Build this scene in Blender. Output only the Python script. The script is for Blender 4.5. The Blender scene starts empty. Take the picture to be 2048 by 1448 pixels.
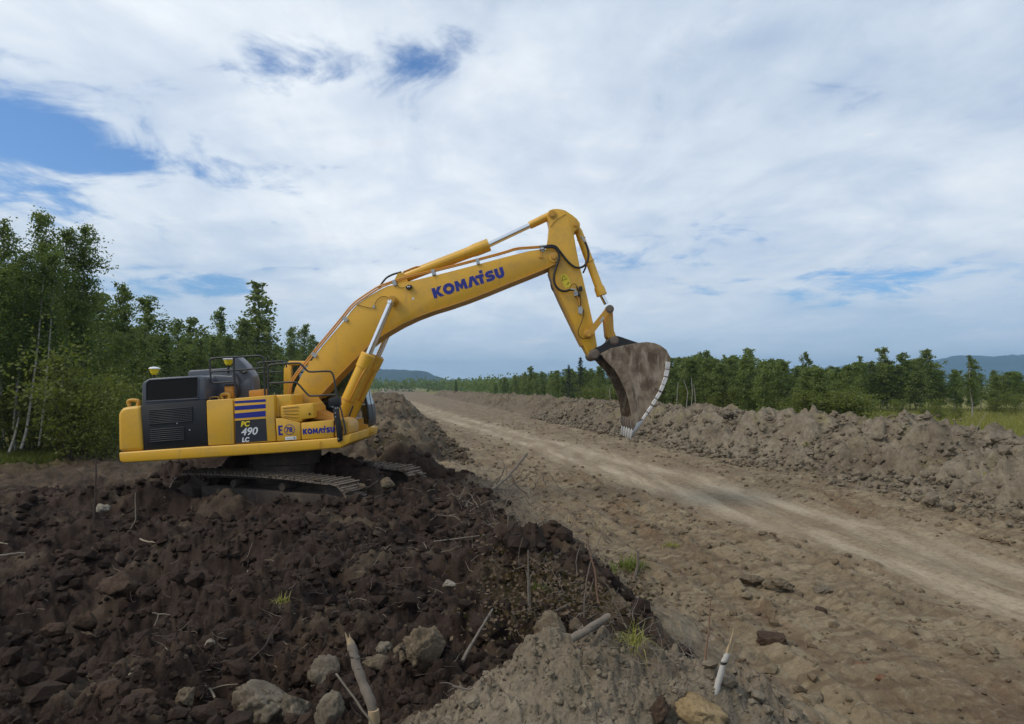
import bpy, bmesh, math, random
import numpy as np
from mathutils import Vector, Matrix

# ------------------------------------------------------------------ camera, sky, sun, exposure
scene = bpy.context.scene
COL = scene.collection
CAMH, FPX, PITCH = 3.0, 1366.0, math.radians(2.13)
cam_d = bpy.data.cameras.new('camera'); cam = bpy.data.objects.new('camera', cam_d); COL.objects.link(cam)
cam.location = (0, 0, CAMH); cam.rotation_euler = (math.radians(90) + PITCH, 0, 0)
cam_d.sensor_width = 36; cam_d.lens = 36 * FPX / 2048; cam_d.clip_start = 0.1; cam_d.clip_end = 40000
scene.camera = cam
scene.view_settings.view_transform = 'Standard'; scene.view_settings.look = 'None'
scene.view_settings.exposure = 0.34; scene.view_settings.gamma = 1.0; scene.view_settings.use_curve_mapping = False

SUN_EL, SUN_AZ = math.radians(46), math.radians(-112)          # azimuth from +Y towards +X
sun_dir = Vector((math.sin(SUN_AZ) * math.cos(SUN_EL), math.cos(SUN_AZ) * math.cos(SUN_EL), math.sin(SUN_EL)))
sd = bpy.data.lights.new('sun', 'SUN'); sd.energy = 1.5; sd.angle = math.radians(24); sd.color = (1, .90, .76)
so = bpy.data.objects.new('sun', sd); COL.objects.link(so); so.location = (0, 0, 60)
so.rotation_euler = sun_dir.to_track_quat('Z', 'Y').to_euler()

class NT:
    """tiny node-tree helper"""
    def __init__(s, tree): s.t = tree; s.N = tree.nodes; s.L = tree.links
    def n(s, typ, ins=None, **at):
        nd = s.N.new(typ)
        for k, v in at.items(): setattr(nd, k, v)
        for k, v in (ins or {}).items():
            i = nd.inputs[k]
            if isinstance(v, bpy.types.NodeSocket): s.L.new(v, i)
            elif isinstance(v, bpy.types.Node): s.L.new(v.outputs[0], i)
            else: i.default_value = v
        return nd
    def m(s, op, a, b=0.0, c=None, clamp=False):
        ins = {0: a, 1: b}
        if c is not None: ins[2] = c
        return s.n('ShaderNodeMath', ins, operation=op, use_clamp=clamp).outputs[0]
    def mix(s, f, a, b, mode='MIX'):
        nd = s.n('ShaderNodeMix', data_type='RGBA', blend_type=mode)
        for i, v in ((0, f), (6, a), (7, b)):
            if isinstance(v, bpy.types.NodeSocket): s.L.new(v, nd.inputs[i])
            elif isinstance(v, (tuple, list)): nd.inputs[i].default_value = (*v[:3], 1)
            else: nd.inputs[i].default_value = v
        return nd.outputs[2]
    def ramp(s, f, a, b, lo=0.0, hi=1.0):
        return s.n('ShaderNodeMapRange', {0: f, 1: a, 2: b, 3: lo, 4: hi}, interpolation_type='SMOOTHSTEP').outputs[0]
    def noise(s, vec, scale, detail=4, rough=.55, dist=0.0, out=0):
        return s.n('ShaderNodeTexNoise', {'Vector': vec, 'Scale': scale, 'Detail': detail, 'Roughness': rough, 'Distortion': dist}).outputs[out]

def build_world():
    w = bpy.data.worlds.new('World'); scene.world = w; w.use_nodes = True
    T = NT(w.node_tree); T.N.clear()
    sky = T.n('ShaderNodeTexSky', sky_type='NISHITA', sun_disc=False)
    sky.sun_elevation = SUN_EL; sky.sun_rotation = SUN_AZ; sky.dust_density = 1.2; sky.ozone_density = 1.6; sky.air_density = 1.0
    tc = T.n('ShaderNodeTexCoord').outputs['Generated']
    d = T.n('ShaderNodeVectorMath', {0: tc}, operation='NORMALIZE').outputs[0]
    sp = T.n('ShaderNodeSeparateXYZ', {0: d}); X, Y, Z = sp.outputs
    zc = T.m('ADD', T.m('MAXIMUM', Z, 0.0), 0.13)
    pv = T.n('ShaderNodeCombineXYZ', {0: T.m('DIVIDE', X, zc), 1: T.m('DIVIDE', Y, zc), 2: 3.1}).outputs[0]
    az = T.m('MULTIPLY', T.m('ARCTAN2', X, Y), 57.296); el = T.m('MULTIPLY', T.m('ARCSINE', Z), 57.296)
    n1 = T.noise(pv, 1.15, 6, .56, .35); n2 = T.noise(pv, 3.3, 6, .62, .5)
    pv2 = T.n('ShaderNodeMapping', {0: pv, 3: (1.0, .45, 1.0), 2: (0, 0, .5)}).outputs[0]
    n3 = T.noise(pv2, 2.2, 5, .6, 1.2); n4 = T.noise(pv, .42, 1, .5, .2)
    def spot(a0, e0, ra, re):
        q = T.m('ADD', T.m('POWER', T.m('ABSOLUTE', T.m('DIVIDE', T.m('SUBTRACT', az, a0), ra)), 2.0),
                T.m('POWER', T.m('ABSOLUTE', T.m('DIVIDE', T.m('SUBTRACT', el, e0), re)), 2.0))
        return T.m('EXPONENT', T.m('MULTIPLY', q, -1.0))
    # breaks in the cloud sheet, at their place in the sky
    hole = None
    for a, e, ra, re, k in ((-35.5, 16.6, 10.5, 3.6, .74), (-18, 25.6, 9, 2.6, .40), (-7, 26.6, 7, 2.6, .40), (8, 10.6, 10, 1.5, .42),
                            (29, 7.6, 9, 1.5, .5), (-26, 7.8, 7, 1.1, .5), (17, 12.5, 5, 1.2, .38), (-39, 21.5, 5, 1.0, .5), (-33.5, 12.4, 5.5, 1.2, .45)):
        v = T.m('MULTIPLY', spot(a, e, ra, re), k)
        hole = v if hole is None else T.m('MAXIMUM', hole, v)
    nz = T.m('ADD', T.m('MULTIPLY', n2, .75), T.m('MULTIPLY', n3, .25))
    hv = T.m('ADD', hole, T.m('MULTIPLY', T.m('SUBTRACT', .5, nz), 2.1))
    cover = T.ramp(hv, .2, .62, 1.0, .0)
    thin = T.ramp(T.m('ADD', T.m('MULTIPLY', n1, .6), T.m('MULTIPLY', n3, .4)), .34, .6, .8, 1.0)
    cover = T.m('MULTIPLY', cover, thin)
    # cloud brightness: lighter towards the veiled glow, greyer away from it
    glow = T.m('ADD', T.m('MULTIPLY', spot(-9, 19, 21, 11), 1.0), T.m('MAXIMUM', T.m('MULTIPLY', spot(-42, 26, 20, 9), .6), T.m('MULTIPLY', spot(-112, 46, 50, 30), .8)))
    shade = T.m('ADD', T.m('MULTIPLY', T.m('SUBTRACT', n1, .5), 1.05), T.m('MULTIPLY', T.m('SUBTRACT', n3, .5), .4))
    shade = T.m('ADD', T.m('ADD', shade, T.m('MULTIPLY', T.m('SUBTRACT', n2, .5), .55)), T.m('MULTIPLY', T.m('SUBTRACT', n4, .5), .9))
    br = T.m('ADD', T.m('ADD', .27, T.m('MULTIPLY', glow, .66)), T.m('MULTIPLY', shade, .95), clamp=True)
    ccol = T.mix(br, (.385, .475, .60), (.86, .89, .90))
    # low cumulus near the horizon, far off
    hz = T.ramp(el, 0.0, 10.0, 1.0, 0.0)
    ccol = T.mix(T.m('MULTIPLY', hz, .72), ccol, (.62, .725, .83))
    for a, e, ra, re in ((-20.3, 7.2, 3.4, 1.0), (-26.4, 7.4, 1.3, .8), (1.6, 3.9, 2.2, .4)):
        f = T.ramp(T.m('ADD', spot(a, e, ra, re), T.m('MULTIPLY', T.m('SUBTRACT', n2, .5), 2.6)), .3, .95, 0, .55)
        ccol = T.mix(f, ccol, (.74, .74, .76)); cover = T.m('MAXIMUM', cover, f)
    skyc = T.mix(1.0, sky.outputs[0], (.062, .088, .118), 'MULTIPLY')
    col = T.mix(cover, skyc, ccol)
    bg = T.n('ShaderNodeBackground', {'Color': col, 'Strength': 1.0})
    T.L.new(bg.outputs[0], T.n('ShaderNodeOutputWorld').inputs[0])
build_world()

# ------------------------------------------------------------------ small tools
rng = np.random.default_rng(7); random.seed(7)
SP, CP = math.sin(PITCH), math.cos(PITCH)
def ray(px, py):
    a, b = (px - 1024) / FPX, (724 - py) / FPX
    return a, CP - b * SP, SP + b * CP
def P(px, py, Y):
    a, c, e = ray(px, py); s = Y / c
    return np.array((a * s, Y, CAMH + e * s))
def mpp(Y): return Y / FPX                                        # metres per photo pixel at distance Y

def np_mesh(name, V, F, attrs=None, smooth=True, sharp=None):
    me = bpy.data.meshes.new(name); V = np.asarray(V, np.float32).reshape(-1, 3)
    if isinstance(F, np.ndarray):
        k = F.shape[1]; me.vertices.add(len(V)); me.vertices.foreach_set('co', V.ravel())
        me.loops.add(F.size); me.loops.foreach_set('vertex_index', F.astype(np.int32).ravel())
        me.polygons.add(len(F)); me.polygons.foreach_set('loop_start', np.arange(0, F.size, k, dtype=np.int32))
        me.update(calc_edges=True)
    else:
        me.from_pydata(V.tolist(), [], F); me.update()
    me.polygons.foreach_set('use_smooth', np.full(len(me.polygons), smooth))
    for an, arr in (attrs or {}).items():
        at = me.color_attributes.new(an, 'FLOAT_COLOR', 'POINT'); at.data.foreach_set('color', np.asarray(arr, np.float32).ravel())
    if sharp is not None and smooth: me.set_sharp_from_angle(angle=sharp)
    return me
def tag(o, label=None, cat=None, group=None, kind=None):
    for k, v in (('label', label), ('category', cat), ('group', group), ('kind', kind)):
        if v: o[k] = v
    return o
def link(name, me, mat=None, parent=None):
    o = bpy.data.objects.new(name, me); COL.objects.link(o)
    if mat and me and not me.materials: me.materials.append(mat)
    if parent: o.parent = parent
    return o
def empty(name, loc):
    o = bpy.data.objects.new(name, None); COL.objects.link(o); o.location = loc; o.empty_display_size = .3
    return o

# shapes are (V, F) pairs in world coordinates
def sh_prism(pts, y0, y1, yref=None):
    W = [P(x, y, yref or y0) for x, y in pts]; n = len(W)
    V = [(w[0], y0, w[2]) for w in W] + [(w[0], y1, w[2]) for w in W]
    F = [list(range(n)), list(range(2 * n - 1, n - 1, -1))] + [[i, i + n, (i + 1) % n + n, (i + 1) % n] for i in range(n)]
    return np.array(V), F
def sh_box(c, s, R=None):
    V = np.array([(x, y, z) for x in (-.5, .5) for y in (-.5, .5) for z in (-.5, .5)]) * s
    if R is not None: V = V @ np.array(R).T
    return V + np.array(c), [[0, 1, 3, 2], [4, 6, 7, 5], [0, 4, 5, 1], [2, 3, 7, 6], [0, 2, 6, 4], [1, 5, 7, 3]]
def chaikin(path, it=2, q=.22):
    p = np.array(path, float)
    for _ in range(it):
        o = [p[0]]
        for a, b in zip(p[:-1], p[1:]): o += [a * (1 - q) + b * q, a * q + b * (1 - q)]
        p = np.array(o + [p[-1]])
    return p
def sh_tube(path, r, n=8, caps=True):
    p = np.array(path, float); m = len(p); r = np.broadcast_to(np.array(r, float), (m,))
    t = np.gradient(p, axis=0); t /= np.linalg.norm(t, axis=1)[:, None] + 1e-9
    u = np.cross(t[0], (0, 0, 1.)); 
    if np.linalg.norm(u) < .1: u = np.cross(t[0], (0, 1., 0))
    u /= np.linalg.norm(u); V = []
    for i in range(m):
        u = u - t[i] * np.dot(u, t[i]); u /= np.linalg.norm(u) + 1e-9; v = np.cross(t[i], u)
        for k in range(n):
            a = 2 * math.pi * k / n; V.append(p[i] + r[i] * (math.cos(a) * u + math.sin(a) * v))
    F = [[i * n + k, i * n + (k + 1) % n, (i + 1) * n + (k + 1) % n, (i + 1) * n + k] for i in range(m - 1) for k in range(n)]
    if caps: F += [list(range(n - 1, -1, -1)), list(range((m - 1) * n, m * n))]
    return np.array(V), F
def sh_lathe(p0, p1, prof, n=20):
    """prof: (fraction along p0-p1, radius)"""
    p0, p1 = np.array(p0, float), np.array(p1, float); d = p1 - p0; L = np.linalg.norm(d); t = d / L
    u = np.cross(t, (.31, .2, .93)); u /= np.linalg.norm(u); v = np.cross(t, u); V = []
    for f, r in prof:
        for k in range(n):
            a = 2 * math.pi * k / n; V.append(p0 + d * f + r * (math.cos(a) * u + math.sin(a) * v))
    m = len(prof)
    F = [[i * n + k, i * n + (k + 1) % n, (i + 1) * n + (k + 1) % n, (i + 1) * n + k] for i in range(m - 1) for k in range(n)]
    return np.array(V), F + [list(range(n - 1, -1, -1)), list(range((m - 1) * n, m * n))]
def sh_join(shs):
    V, F, o = [], [], 0
    for v, f in shs:
        V.append(np.asarray(v)); F += [[i + o for i in q] for q in f]; o += len(v)
    return np.concatenate(V), F
def solid(name, shs, mat, parent=None, off=(0, 0, 0), bev=0.0, seg=2, sharp=40):
    V, F = shs if isinstance(shs, tuple) else sh_join(shs)
    me = bpy.data.meshes.new(name); bm = bmesh.new()
    vs = [bm.verts.new(v) for v in (np.asarray(V) - np.array(off))]
    for f in F:
        try: bm.faces.new([vs[i] for i in f])
        except ValueError: pass
    bmesh.ops.recalc_face_normals(bm, faces=bm.faces)
    if bev > 0:
        ed = [e for e in bm.edges if len(e.link_faces) == 2 and e.calc_face_angle(0) > .5]
        bmesh.ops.bevel(bm, geom=ed, offset=bev, segments=seg, affect='EDGES', clamp_overlap=True, profile=.5)
    bm.to_mesh(me); bm.free()
    me.polygons.foreach_set('use_smooth', np.ones(len(me.polygons), bool)); me.set_sharp_from_angle(angle=math.radians(sharp))
    return link(name, me, mat, parent)

# numpy noise
PERM = np.random.default_rng(3).permutation(4096)
def hsh(ix, iy, s): return PERM[(PERM[(ix + s * 131) & 4095] + iy) & 4095]
def perlin(x, y, s=0):
    ix, iy = np.floor(x).astype(np.int64), np.floor(y).astype(np.int64); fx, fy = x - ix, y - iy
    u, v = fx * fx * fx * (fx * (fx * 6 - 15) + 10), fy * fy * fy * (fy * (fy * 6 - 15) + 10)
    def g(dx, dy):
        a = hsh(ix + dx, iy + dy, s) * (2 * math.pi / 4096); return np.cos(a) * (fx - dx) + np.sin(a) * (fy - dy)
    a, b, c, d = g(0, 0), g(1, 0), g(0, 1), g(1, 1)
    return (a + u * (b - a)) + v * ((c + u * (d - c)) - (a + u * (b - a)))
def fbm(x, y, o=4, s=0, gain=.5):
    t, a, f = 0, 1.0, 1.0
    for i in range(o): t = t + a * perlin(x * f, y * f, s + i); a *= gain; f *= 2.03
    return t
def clods(x, y, s=0, rmin=.25, rmax=.72):
    """lumpy cover: domes of varied size on a jittered grid (cell = 1)"""
    x = x + .22 * perlin(x * 2.3, y * 2.3, s + 40); y = y + .22 * perlin(x * 2.3 + 9, y * 2.3, s + 41)
    ix, iy = np.floor(x).astype(np.int64), np.floor(y).astype(np.int64); best = np.zeros_like(x)
    for dx in (-1, 0, 1):
        for dy in (-1, 0, 1):
            cx, cy = ix + dx, iy + dy
            h1, h2, h3 = hsh(cx, cy, s) / 4096., hsh(cx, cy, s + 7) / 4096., hsh(cx, cy, s + 13) / 4096.
            r = rmin + (rmax - rmin) * h3 * h3
            d2 = (x - cx - h1) ** 2 + (y - cy - h2) ** 2
            best = np.maximum(best, np.sqrt(np.maximum(0, r * r - d2)) * (.5 + .8 * h1))
    return best
def sst(a, b, x):
    t = np.clip((x - a) / (b - a), 0, 1); return t * t * (3 - 2 * t)

# ------------------------------------------------------------------ materials
def new_mat(name):
    m = bpy.data.materials.new(name); m.use_nodes = True; T = NT(m.node_tree); T.N.clear()
    return m, T
def finish(T, bsdf): T.L.new(bsdf.outputs[0] if isinstance(bsdf, bpy.types.Node) else bsdf, T.n('ShaderNodeOutputMaterial').inputs[0])
def pbsdf(T, col, rough=.6, metal=0., normal=None, spec=.5, coat=0.):
    ins = {'Base Color': col if not isinstance(col, tuple) else (*col[:3], 1), 'Roughness': rough, 'Metallic': metal, 'Specular IOR Level': spec, 'Coat Weight': coat}
    if normal is not None: ins['Normal'] = normal
    return T.n('ShaderNodeBsdfPrincipled', ins)
def bump(T, h, strength=.5, dist=.02): return T.n('ShaderNodeBump', {'Height': h, 'Strength': strength, 'Distance': dist}).outputs[0]

def paint_mat(name, col, rough=.38, dust=.35, dustcol=(.24, .18, .12), scale=1.0, metal=0.):
    m, T = new_mat(name); co = T.n('ShaderNodeTexCoord').outputs['Object']
    n = T.noise(co, 1.7 * scale, 6, .65); f = T.noise(co, 22 * scale, 4, .7); geo = T.n('ShaderNodeNewGeometry')
    up = T.n('ShaderNodeSeparateXYZ', {0: geo.outputs['Normal']}).outputs[2]
    dm = T.m('MULTIPLY', T.m('ADD', T.ramp(n, .45, .75), T.m('MULTIPLY', T.ramp(up, .3, .95), .75)), dust, clamp=True)
    dm = T.m('MULTIPLY', dm, T.ramp(f, .25, .7, .55, 1.0))
    sv_ = T.noise(T.n('ShaderNodeMapping', {0: co, 3: (4., 4., .5)}).outputs[0], 1.6 * scale, 4, .7, .3); dm = T.m('MAXIMUM', dm, T.m('MULTIPLY', T.ramp(sv_, .56, .74, 0, .85), dust), clamp=True)
    c = T.mix(dm, T.mix(T.ramp(f, .3, .8, 0, .18), col, tuple(v * .72 for v in col)), dustcol)
    r = T.m('ADD', rough, T.m('MULTIPLY', dm, .5), clamp=True)
    finish(T, pbsdf(T, c, r, metal, bump(T, f, .06, .004))); return m
def plain_mat(name, col, rough=.5, metal=0., var=.15, scale=8.):
    m, T = new_mat(name); co = T.n('ShaderNodeTexCoord').outputs['Object']; n = T.noise(co, scale, 5, .65)
    c = T.mix(n, tuple(v * (1 - var) for v in col), tuple(min(1, v * (1 + var)) for v in col))
    finish(T, pbsdf(T, c, rough, metal, bump(T, n, .08, .005))); return m
def glass_mat(name, tint=(.55, .62, .6), gl=.12):
    m, T = new_mat(name); lw = T.n('ShaderNodeLayerWeight', {'Blend': .25}).outputs['Fresnel']
    tr = T.n('ShaderNodeBsdfTransparent', {'Color': (*tint, 1)}); g = T.n('ShaderNodeBsdfGlossy', {'Color': (.9, .93, .95, 1), 'Roughness': .04})
    mx = T.n('ShaderNodeMixShader', {0: T.m('ADD', T.m('MULTIPLY', lw, .8), gl, clamp=True), 1: tr, 2: g}); finish(T, mx); return m
def leaf_mat(name, c0, c1, trans=.42):
    m, T = new_mat(name); at = T.n('ShaderNodeAttribute', attribute_name='tint'); oi = T.n('ShaderNodeObjectInfo')
    v = T.n('ShaderNodeSeparateXYZ', {0: at.outputs['Color']}).outputs
    c = T.mix(v[0], c0, c1); c = T.mix(T.m('MULTIPLY', oi.outputs['Random'], .55), c, tuple(.55 * a + .45 * b for a, b in zip(c1, (.10, .10, .02))))
    c = T.mix(T.m('MULTIPLY', T.m('FRACT', T.m('MULTIPLY', oi.outputs['Random'], 7.13)), .45), c, tuple(a * .8 for a in c0))
    b = pbsdf(T, c, .55, 0, None, .3); tl = T.n('ShaderNodeBsdfTranslucent', {'Color': T.mix(.5, c, (.20, .26, .03))})
    finish(T, T.n('ShaderNodeMixShader', {0: trans, 1: b, 2: tl})); return m
def bark_mat(name, c0, c1, sc=6, dark=(.02, .018, .015)):
    m, T = new_mat(name); co = T.n('ShaderNodeTexCoord').outputs['Object']
    st = T.n('ShaderNodeMapping', {0: co, 3: (1, 1, .35)}).outputs[0]; n = T.noise(st, sc, 5, .6)
    st2 = T.n('ShaderNodeMapping', {0: co, 3: (.6, .6, 4.)}).outputs[0]; q = T.noise(st2, sc * .8, 4, .6)
    c = T.mix(n, c0, c1); c = T.mix(T.ramp(q, .58, .68), c, dark)
    finish(T, pbsdf(T, c, .8, 0, bump(T, n, .4, .01), .2)); return m

def soil_mat():
    """one earth material; the 'soil' attribute says which earth lies where: r dark topsoil, g packed light track, b grey subsoil, a grass"""
    m, T = new_mat('earth'); co = T.n('ShaderNodeTexCoord').outputs['Object']
    at = T.n('ShaderNodeAttribute', attribute_name='soil'); s = T.n('ShaderNodeSeparateXYZ', {0: at.outputs['Color']}).outputs
    fl = T.n('ShaderNodeMapping', {0: co, 2: (0, 0, math.radians(9.7)), 3: (1.0, .16, 1.0)}).outputs[0]      # streaks along the track
    cr = T.n('ShaderNodeMapping', {0: co, 2: (0, 0, math.radians(9.7)), 3: (.35, 3.0, 1.0)}).outputs[0]       # cleat marks across it
    n1 = T.noise(co, .55, 4, .62, .4); n2 = T.noise(co, 3.2, 4, .68, .3); n3 = T.noise(co, 26, 4, .72); ns = T.noise(fl, 1.5, 5, .62, .8); nc = T.noise(cr, 2.1, 3, .6, .6)
    base = T.mix(T.ramp(n1, .32, .68), (.172, .130, .080), (.262, .207, .130))
    base = T.mix(T.ramp(ns, .48, .66, 0, .75), base, (.148, .092, .053))
    base = T.mix(T.ramp(T.m('ADD', T.m('MULTIPLY', nc, .7), T.m('MULTIPLY', n2, .3)), .40, .54, .62, 0.), base, (.105, .072, .045))
    base = T.mix(T.ramp(n2, .56, .74, 0, .6), base, (.30, .25, .17))
    road = T.mix(T.ramp(ns, .36, .62), (.40, .325, .225), (.265, .205, .132)); road = T.mix(T.ramp(n2, .5, .8, 0, .4), road, (.43, .355, .25))
    dark = T.mix(T.ramp(n2, .3, .7), (.016, .0102, .0078), (.048, .0318, .0235)); dark = T.mix(T.ramp(n1, .5, .72, 0, .6), dark, (.068, .043, .029))
    dark = T.mix(T.ramp(n3, .62, .8, 0, .45), dark, (.12, .088, .062))
    grey = T.mix(T.ramp(n2, .3, .7), (.150, .125, .088), (.245, .205, .150)); grey = T.mix(T.ramp(n1, .5, .7, 0, .5), grey, (.14, .10, .066))
    grey = T.mix(T.ramp(n3, .55, .8, 0, .5), grey, (.34, .295, .235))
    grass = T.mix(n2, (.11, .12, .03), (.20, .185, .05)); grass = T.mix(T.ramp(n1, .4, .65), grass, (.23, .20, .06))
    c = T.mix(s[1], base, road); c = T.mix(s[2], c, grey); c = T.mix(s[0], c, dark); c = T.mix(at.outputs['Alpha'], c, grass)
    nf = T.noise(co, 9.5, 3, .7, .5)
    c = T.mix(T.ramp(nf, .36, .52, .42, 0.), c, T.mix(.6, c, (.035, .022, .014))); c = T.mix(T.m('MULTIPLY', T.ramp(nf, .56, .72, 0, .3), T.m('SUBTRACT', 1.0, s[0])), c, (.38, .32, .23))
    c = T.mix(T.ramp(n3, .3, .5, .4, 0.), c, T.mix(.5, c, (.02, .014, .01)))
    h = n3
    finish(T, pbsdf(T, c, .93, 0, bump(T, h, .8, .03), .15)); return m

M = {}
M['soil'] = soil_mat()
M['yellow'] = paint_mat('machine_yellow', (.71, .392, .030), .36, .38)
M['yellow_d'] = paint_mat('machine_yellow_worn', (.56, .29, .03), .5, .5)
M['orange'] = paint_mat('pipe_orange', (.56, .235, .02), .45, .25)
M['black'] = paint_mat('black_panel', (.007, .0075, .0085), .5, .04); M['slat'] = plain_mat('slat_paint', (.035, .035, .037), .5)
M['screen'] = plain_mat('dark_screen', (.0025, .0025, .003), .95)
M['grey'] = paint_mat('slate_paint', (.075, .085, .105), .33, .18)
M['rail'] = paint_mat('rail_paint', (.022, .024, .026), .4, .2)
M['rubber'] = plain_mat('rubber', (.012, .012, .012), .5)
M['chrome'] = plain_mat('chrome', (.75, .77, .80), .16, 1., .05)
M['steel'] = plain_mat('steel', (.35, .35, .34), .4, 1., .25)
M['clamp'] = plain_mat('zinc', (.42, .43, .42), .45, .6, .15)
M['blue'] = plain_mat('decal_blue', (.012, .02, .23), .35, 0., .08)
M['white'] = plain_mat('decal_white', (.72, .73, .74), .4, 0., .05)
M['dyellow'] = plain_mat('decal_yellow', (.75, .58, .02), .4, 0., .05)
M['dblack'] = paint_mat('decal_black', (.018, .02, .026), .4, .06)
M['lime'] = plain_mat('lime_cloth', (.30, .55, .05), .8)
M['glass'] = glass_mat('cab_glass')
M['dome'] = plain_mat('dome_plastic', (.70, .72, .74), .35, 0., .05)
M['iron'] = paint_mat('track_steel', (.125, .098, .075), .6, .9, (.23, .175, .125), 1.5)
M['mudiron_shaded'] = paint_mat('muddy_shaded_iron', (.05, .038, .03), .85, .8, (.15, .112, .08), 2.)  # mud coat over iron; base darkened to paint in the shadow beneath the deck
def bucket_mat():
    m, T = new_mat('bucket_steel'); co = T.n('ShaderNodeTexCoord').outputs['Object']
    st = T.n('ShaderNodeMapping', {0: co, 2: (0, math.radians(28), 0), 3: (1, 1, .3)}).outputs[0]
    n = T.noise(co, 2.4, 7, .65, .5); s = T.noise(st, 7, 6, .7, .4); f = T.noise(co, 30, 4, .7)
    c = T.mix(T.ramp(n, .36, .62), (.095, .064, .040), (.245, .19, .132)); c = T.mix(T.ramp(s, .46, .66, 0, .8), c, (.35, .29, .22)); c = T.mix(T.ramp(f, .6, .8, 0, .5), c, (.05, .03, .022))
    finish(T, pbsdf(T, c, .7, .05, bump(T, T.m('ADD', n, T.m('MULTIPLY', f, .4)), .35, .02), .4)); return m
M['bucket'] = bucket_mat()
M['polish'] = paint_mat('polished_steel', (.66, .65, .63), .4, .6, (.2, .155, .11), 3., .3)
M['leaf'] = leaf_mat('leaf_aspen', (.068, .115, .026), (.20, .262, .066))
M['leaf2'] = leaf_mat('leaf_birch', (.085, .132, .034), (.24, .29, .082))
M['needle'] = leaf_mat('needles', (.012, .025, .013), (.030, .050, .024), .12)
M['bush'] = leaf_mat('leaf_willow', (.085, .115, .022), (.21, .225, .045))
M['blade'] = leaf_mat('grass_blades', (.19, .20, .04), (.40, .36, .09), .4)
M['dead'] = leaf_mat('dead_leaves', (.05, .028, .018), (.14, .082, .045), .1)
M['bark'] = bark_mat('pale_bark', (.20, .185, .155), (.33, .31, .27))
M['darkbark'] = bark_mat('dark_bark', (.05, .04, .03), (.09, .075, .055))
M['birch'] = bark_mat('birch_bark', (.33, .31, .28), (.50, .475, .44), 16)
M['stick'] = bark_mat('stick_wood', (.105, .085, .066), (.215, .182, .145), 22)
M['paletwig'] = bark_mat('pale_twig', (.19, .155, .11), (.31, .265, .20), 18)
M['darktwig'] = bark_mat('dark_twig', (.045, .032, .026), (.10, .075, .058), 14)
M['redtwig'] = bark_mat('red_twig', (.13, .06, .035), (.28, .19, .13), 10)
M['fresh'] = plain_mat('fresh_wood', (.36, .265, .15), .8, 0., .3, 20)
def rock_mat(name, c0, c1):
    m, T = new_mat(name); co = T.n('ShaderNodeTexCoord').outputs['Object']; n = T.noise(co, 9, 7, .68); f = T.noise(co, 60, 5, .7)
    c = T.mix(T.ramp(n, .3, .7), c0, c1); c = T.mix(T.ramp(f, .35, .55, .5, 0), c, tuple(v * .4 for v in c0))
    finish(T, pbsdf(T, c, .92, 0, bump(T, T.m('ADD', n, T.m('MULTIPLY', f, .6)), .7, .015), .15)); return m
M['rock_tan'] = rock_mat('clod_tan', (.10, .076, .05), (.185, .145, .098))
M['rock_grey'] = rock_mat('clod_grey', (.115, .094, .068), (.195, .164, .122))
M['rock_dark'] = rock_mat('clod_dark', (.026, .017, .013), (.065, .043, .033))
M['rock_brown'] = rock_mat('clod_brown', (.045, .029, .02), (.09, .06, .041))
M['rock_pale'] = rock_mat('stone_pale', (.19, .165, .125), (.30, .265, .21))
M['rock_yellow'] = rock_mat('clod_sandy', (.24, .17, .085), (.32, .235, .13))
M['rock_red'] = rock_mat('clod_red', (.14, .075, .045), (.21, .12, .075))
M['hill'] = rock_mat('hill_forest', (.02, .036, .022), (.038, .058, .034))

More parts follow.
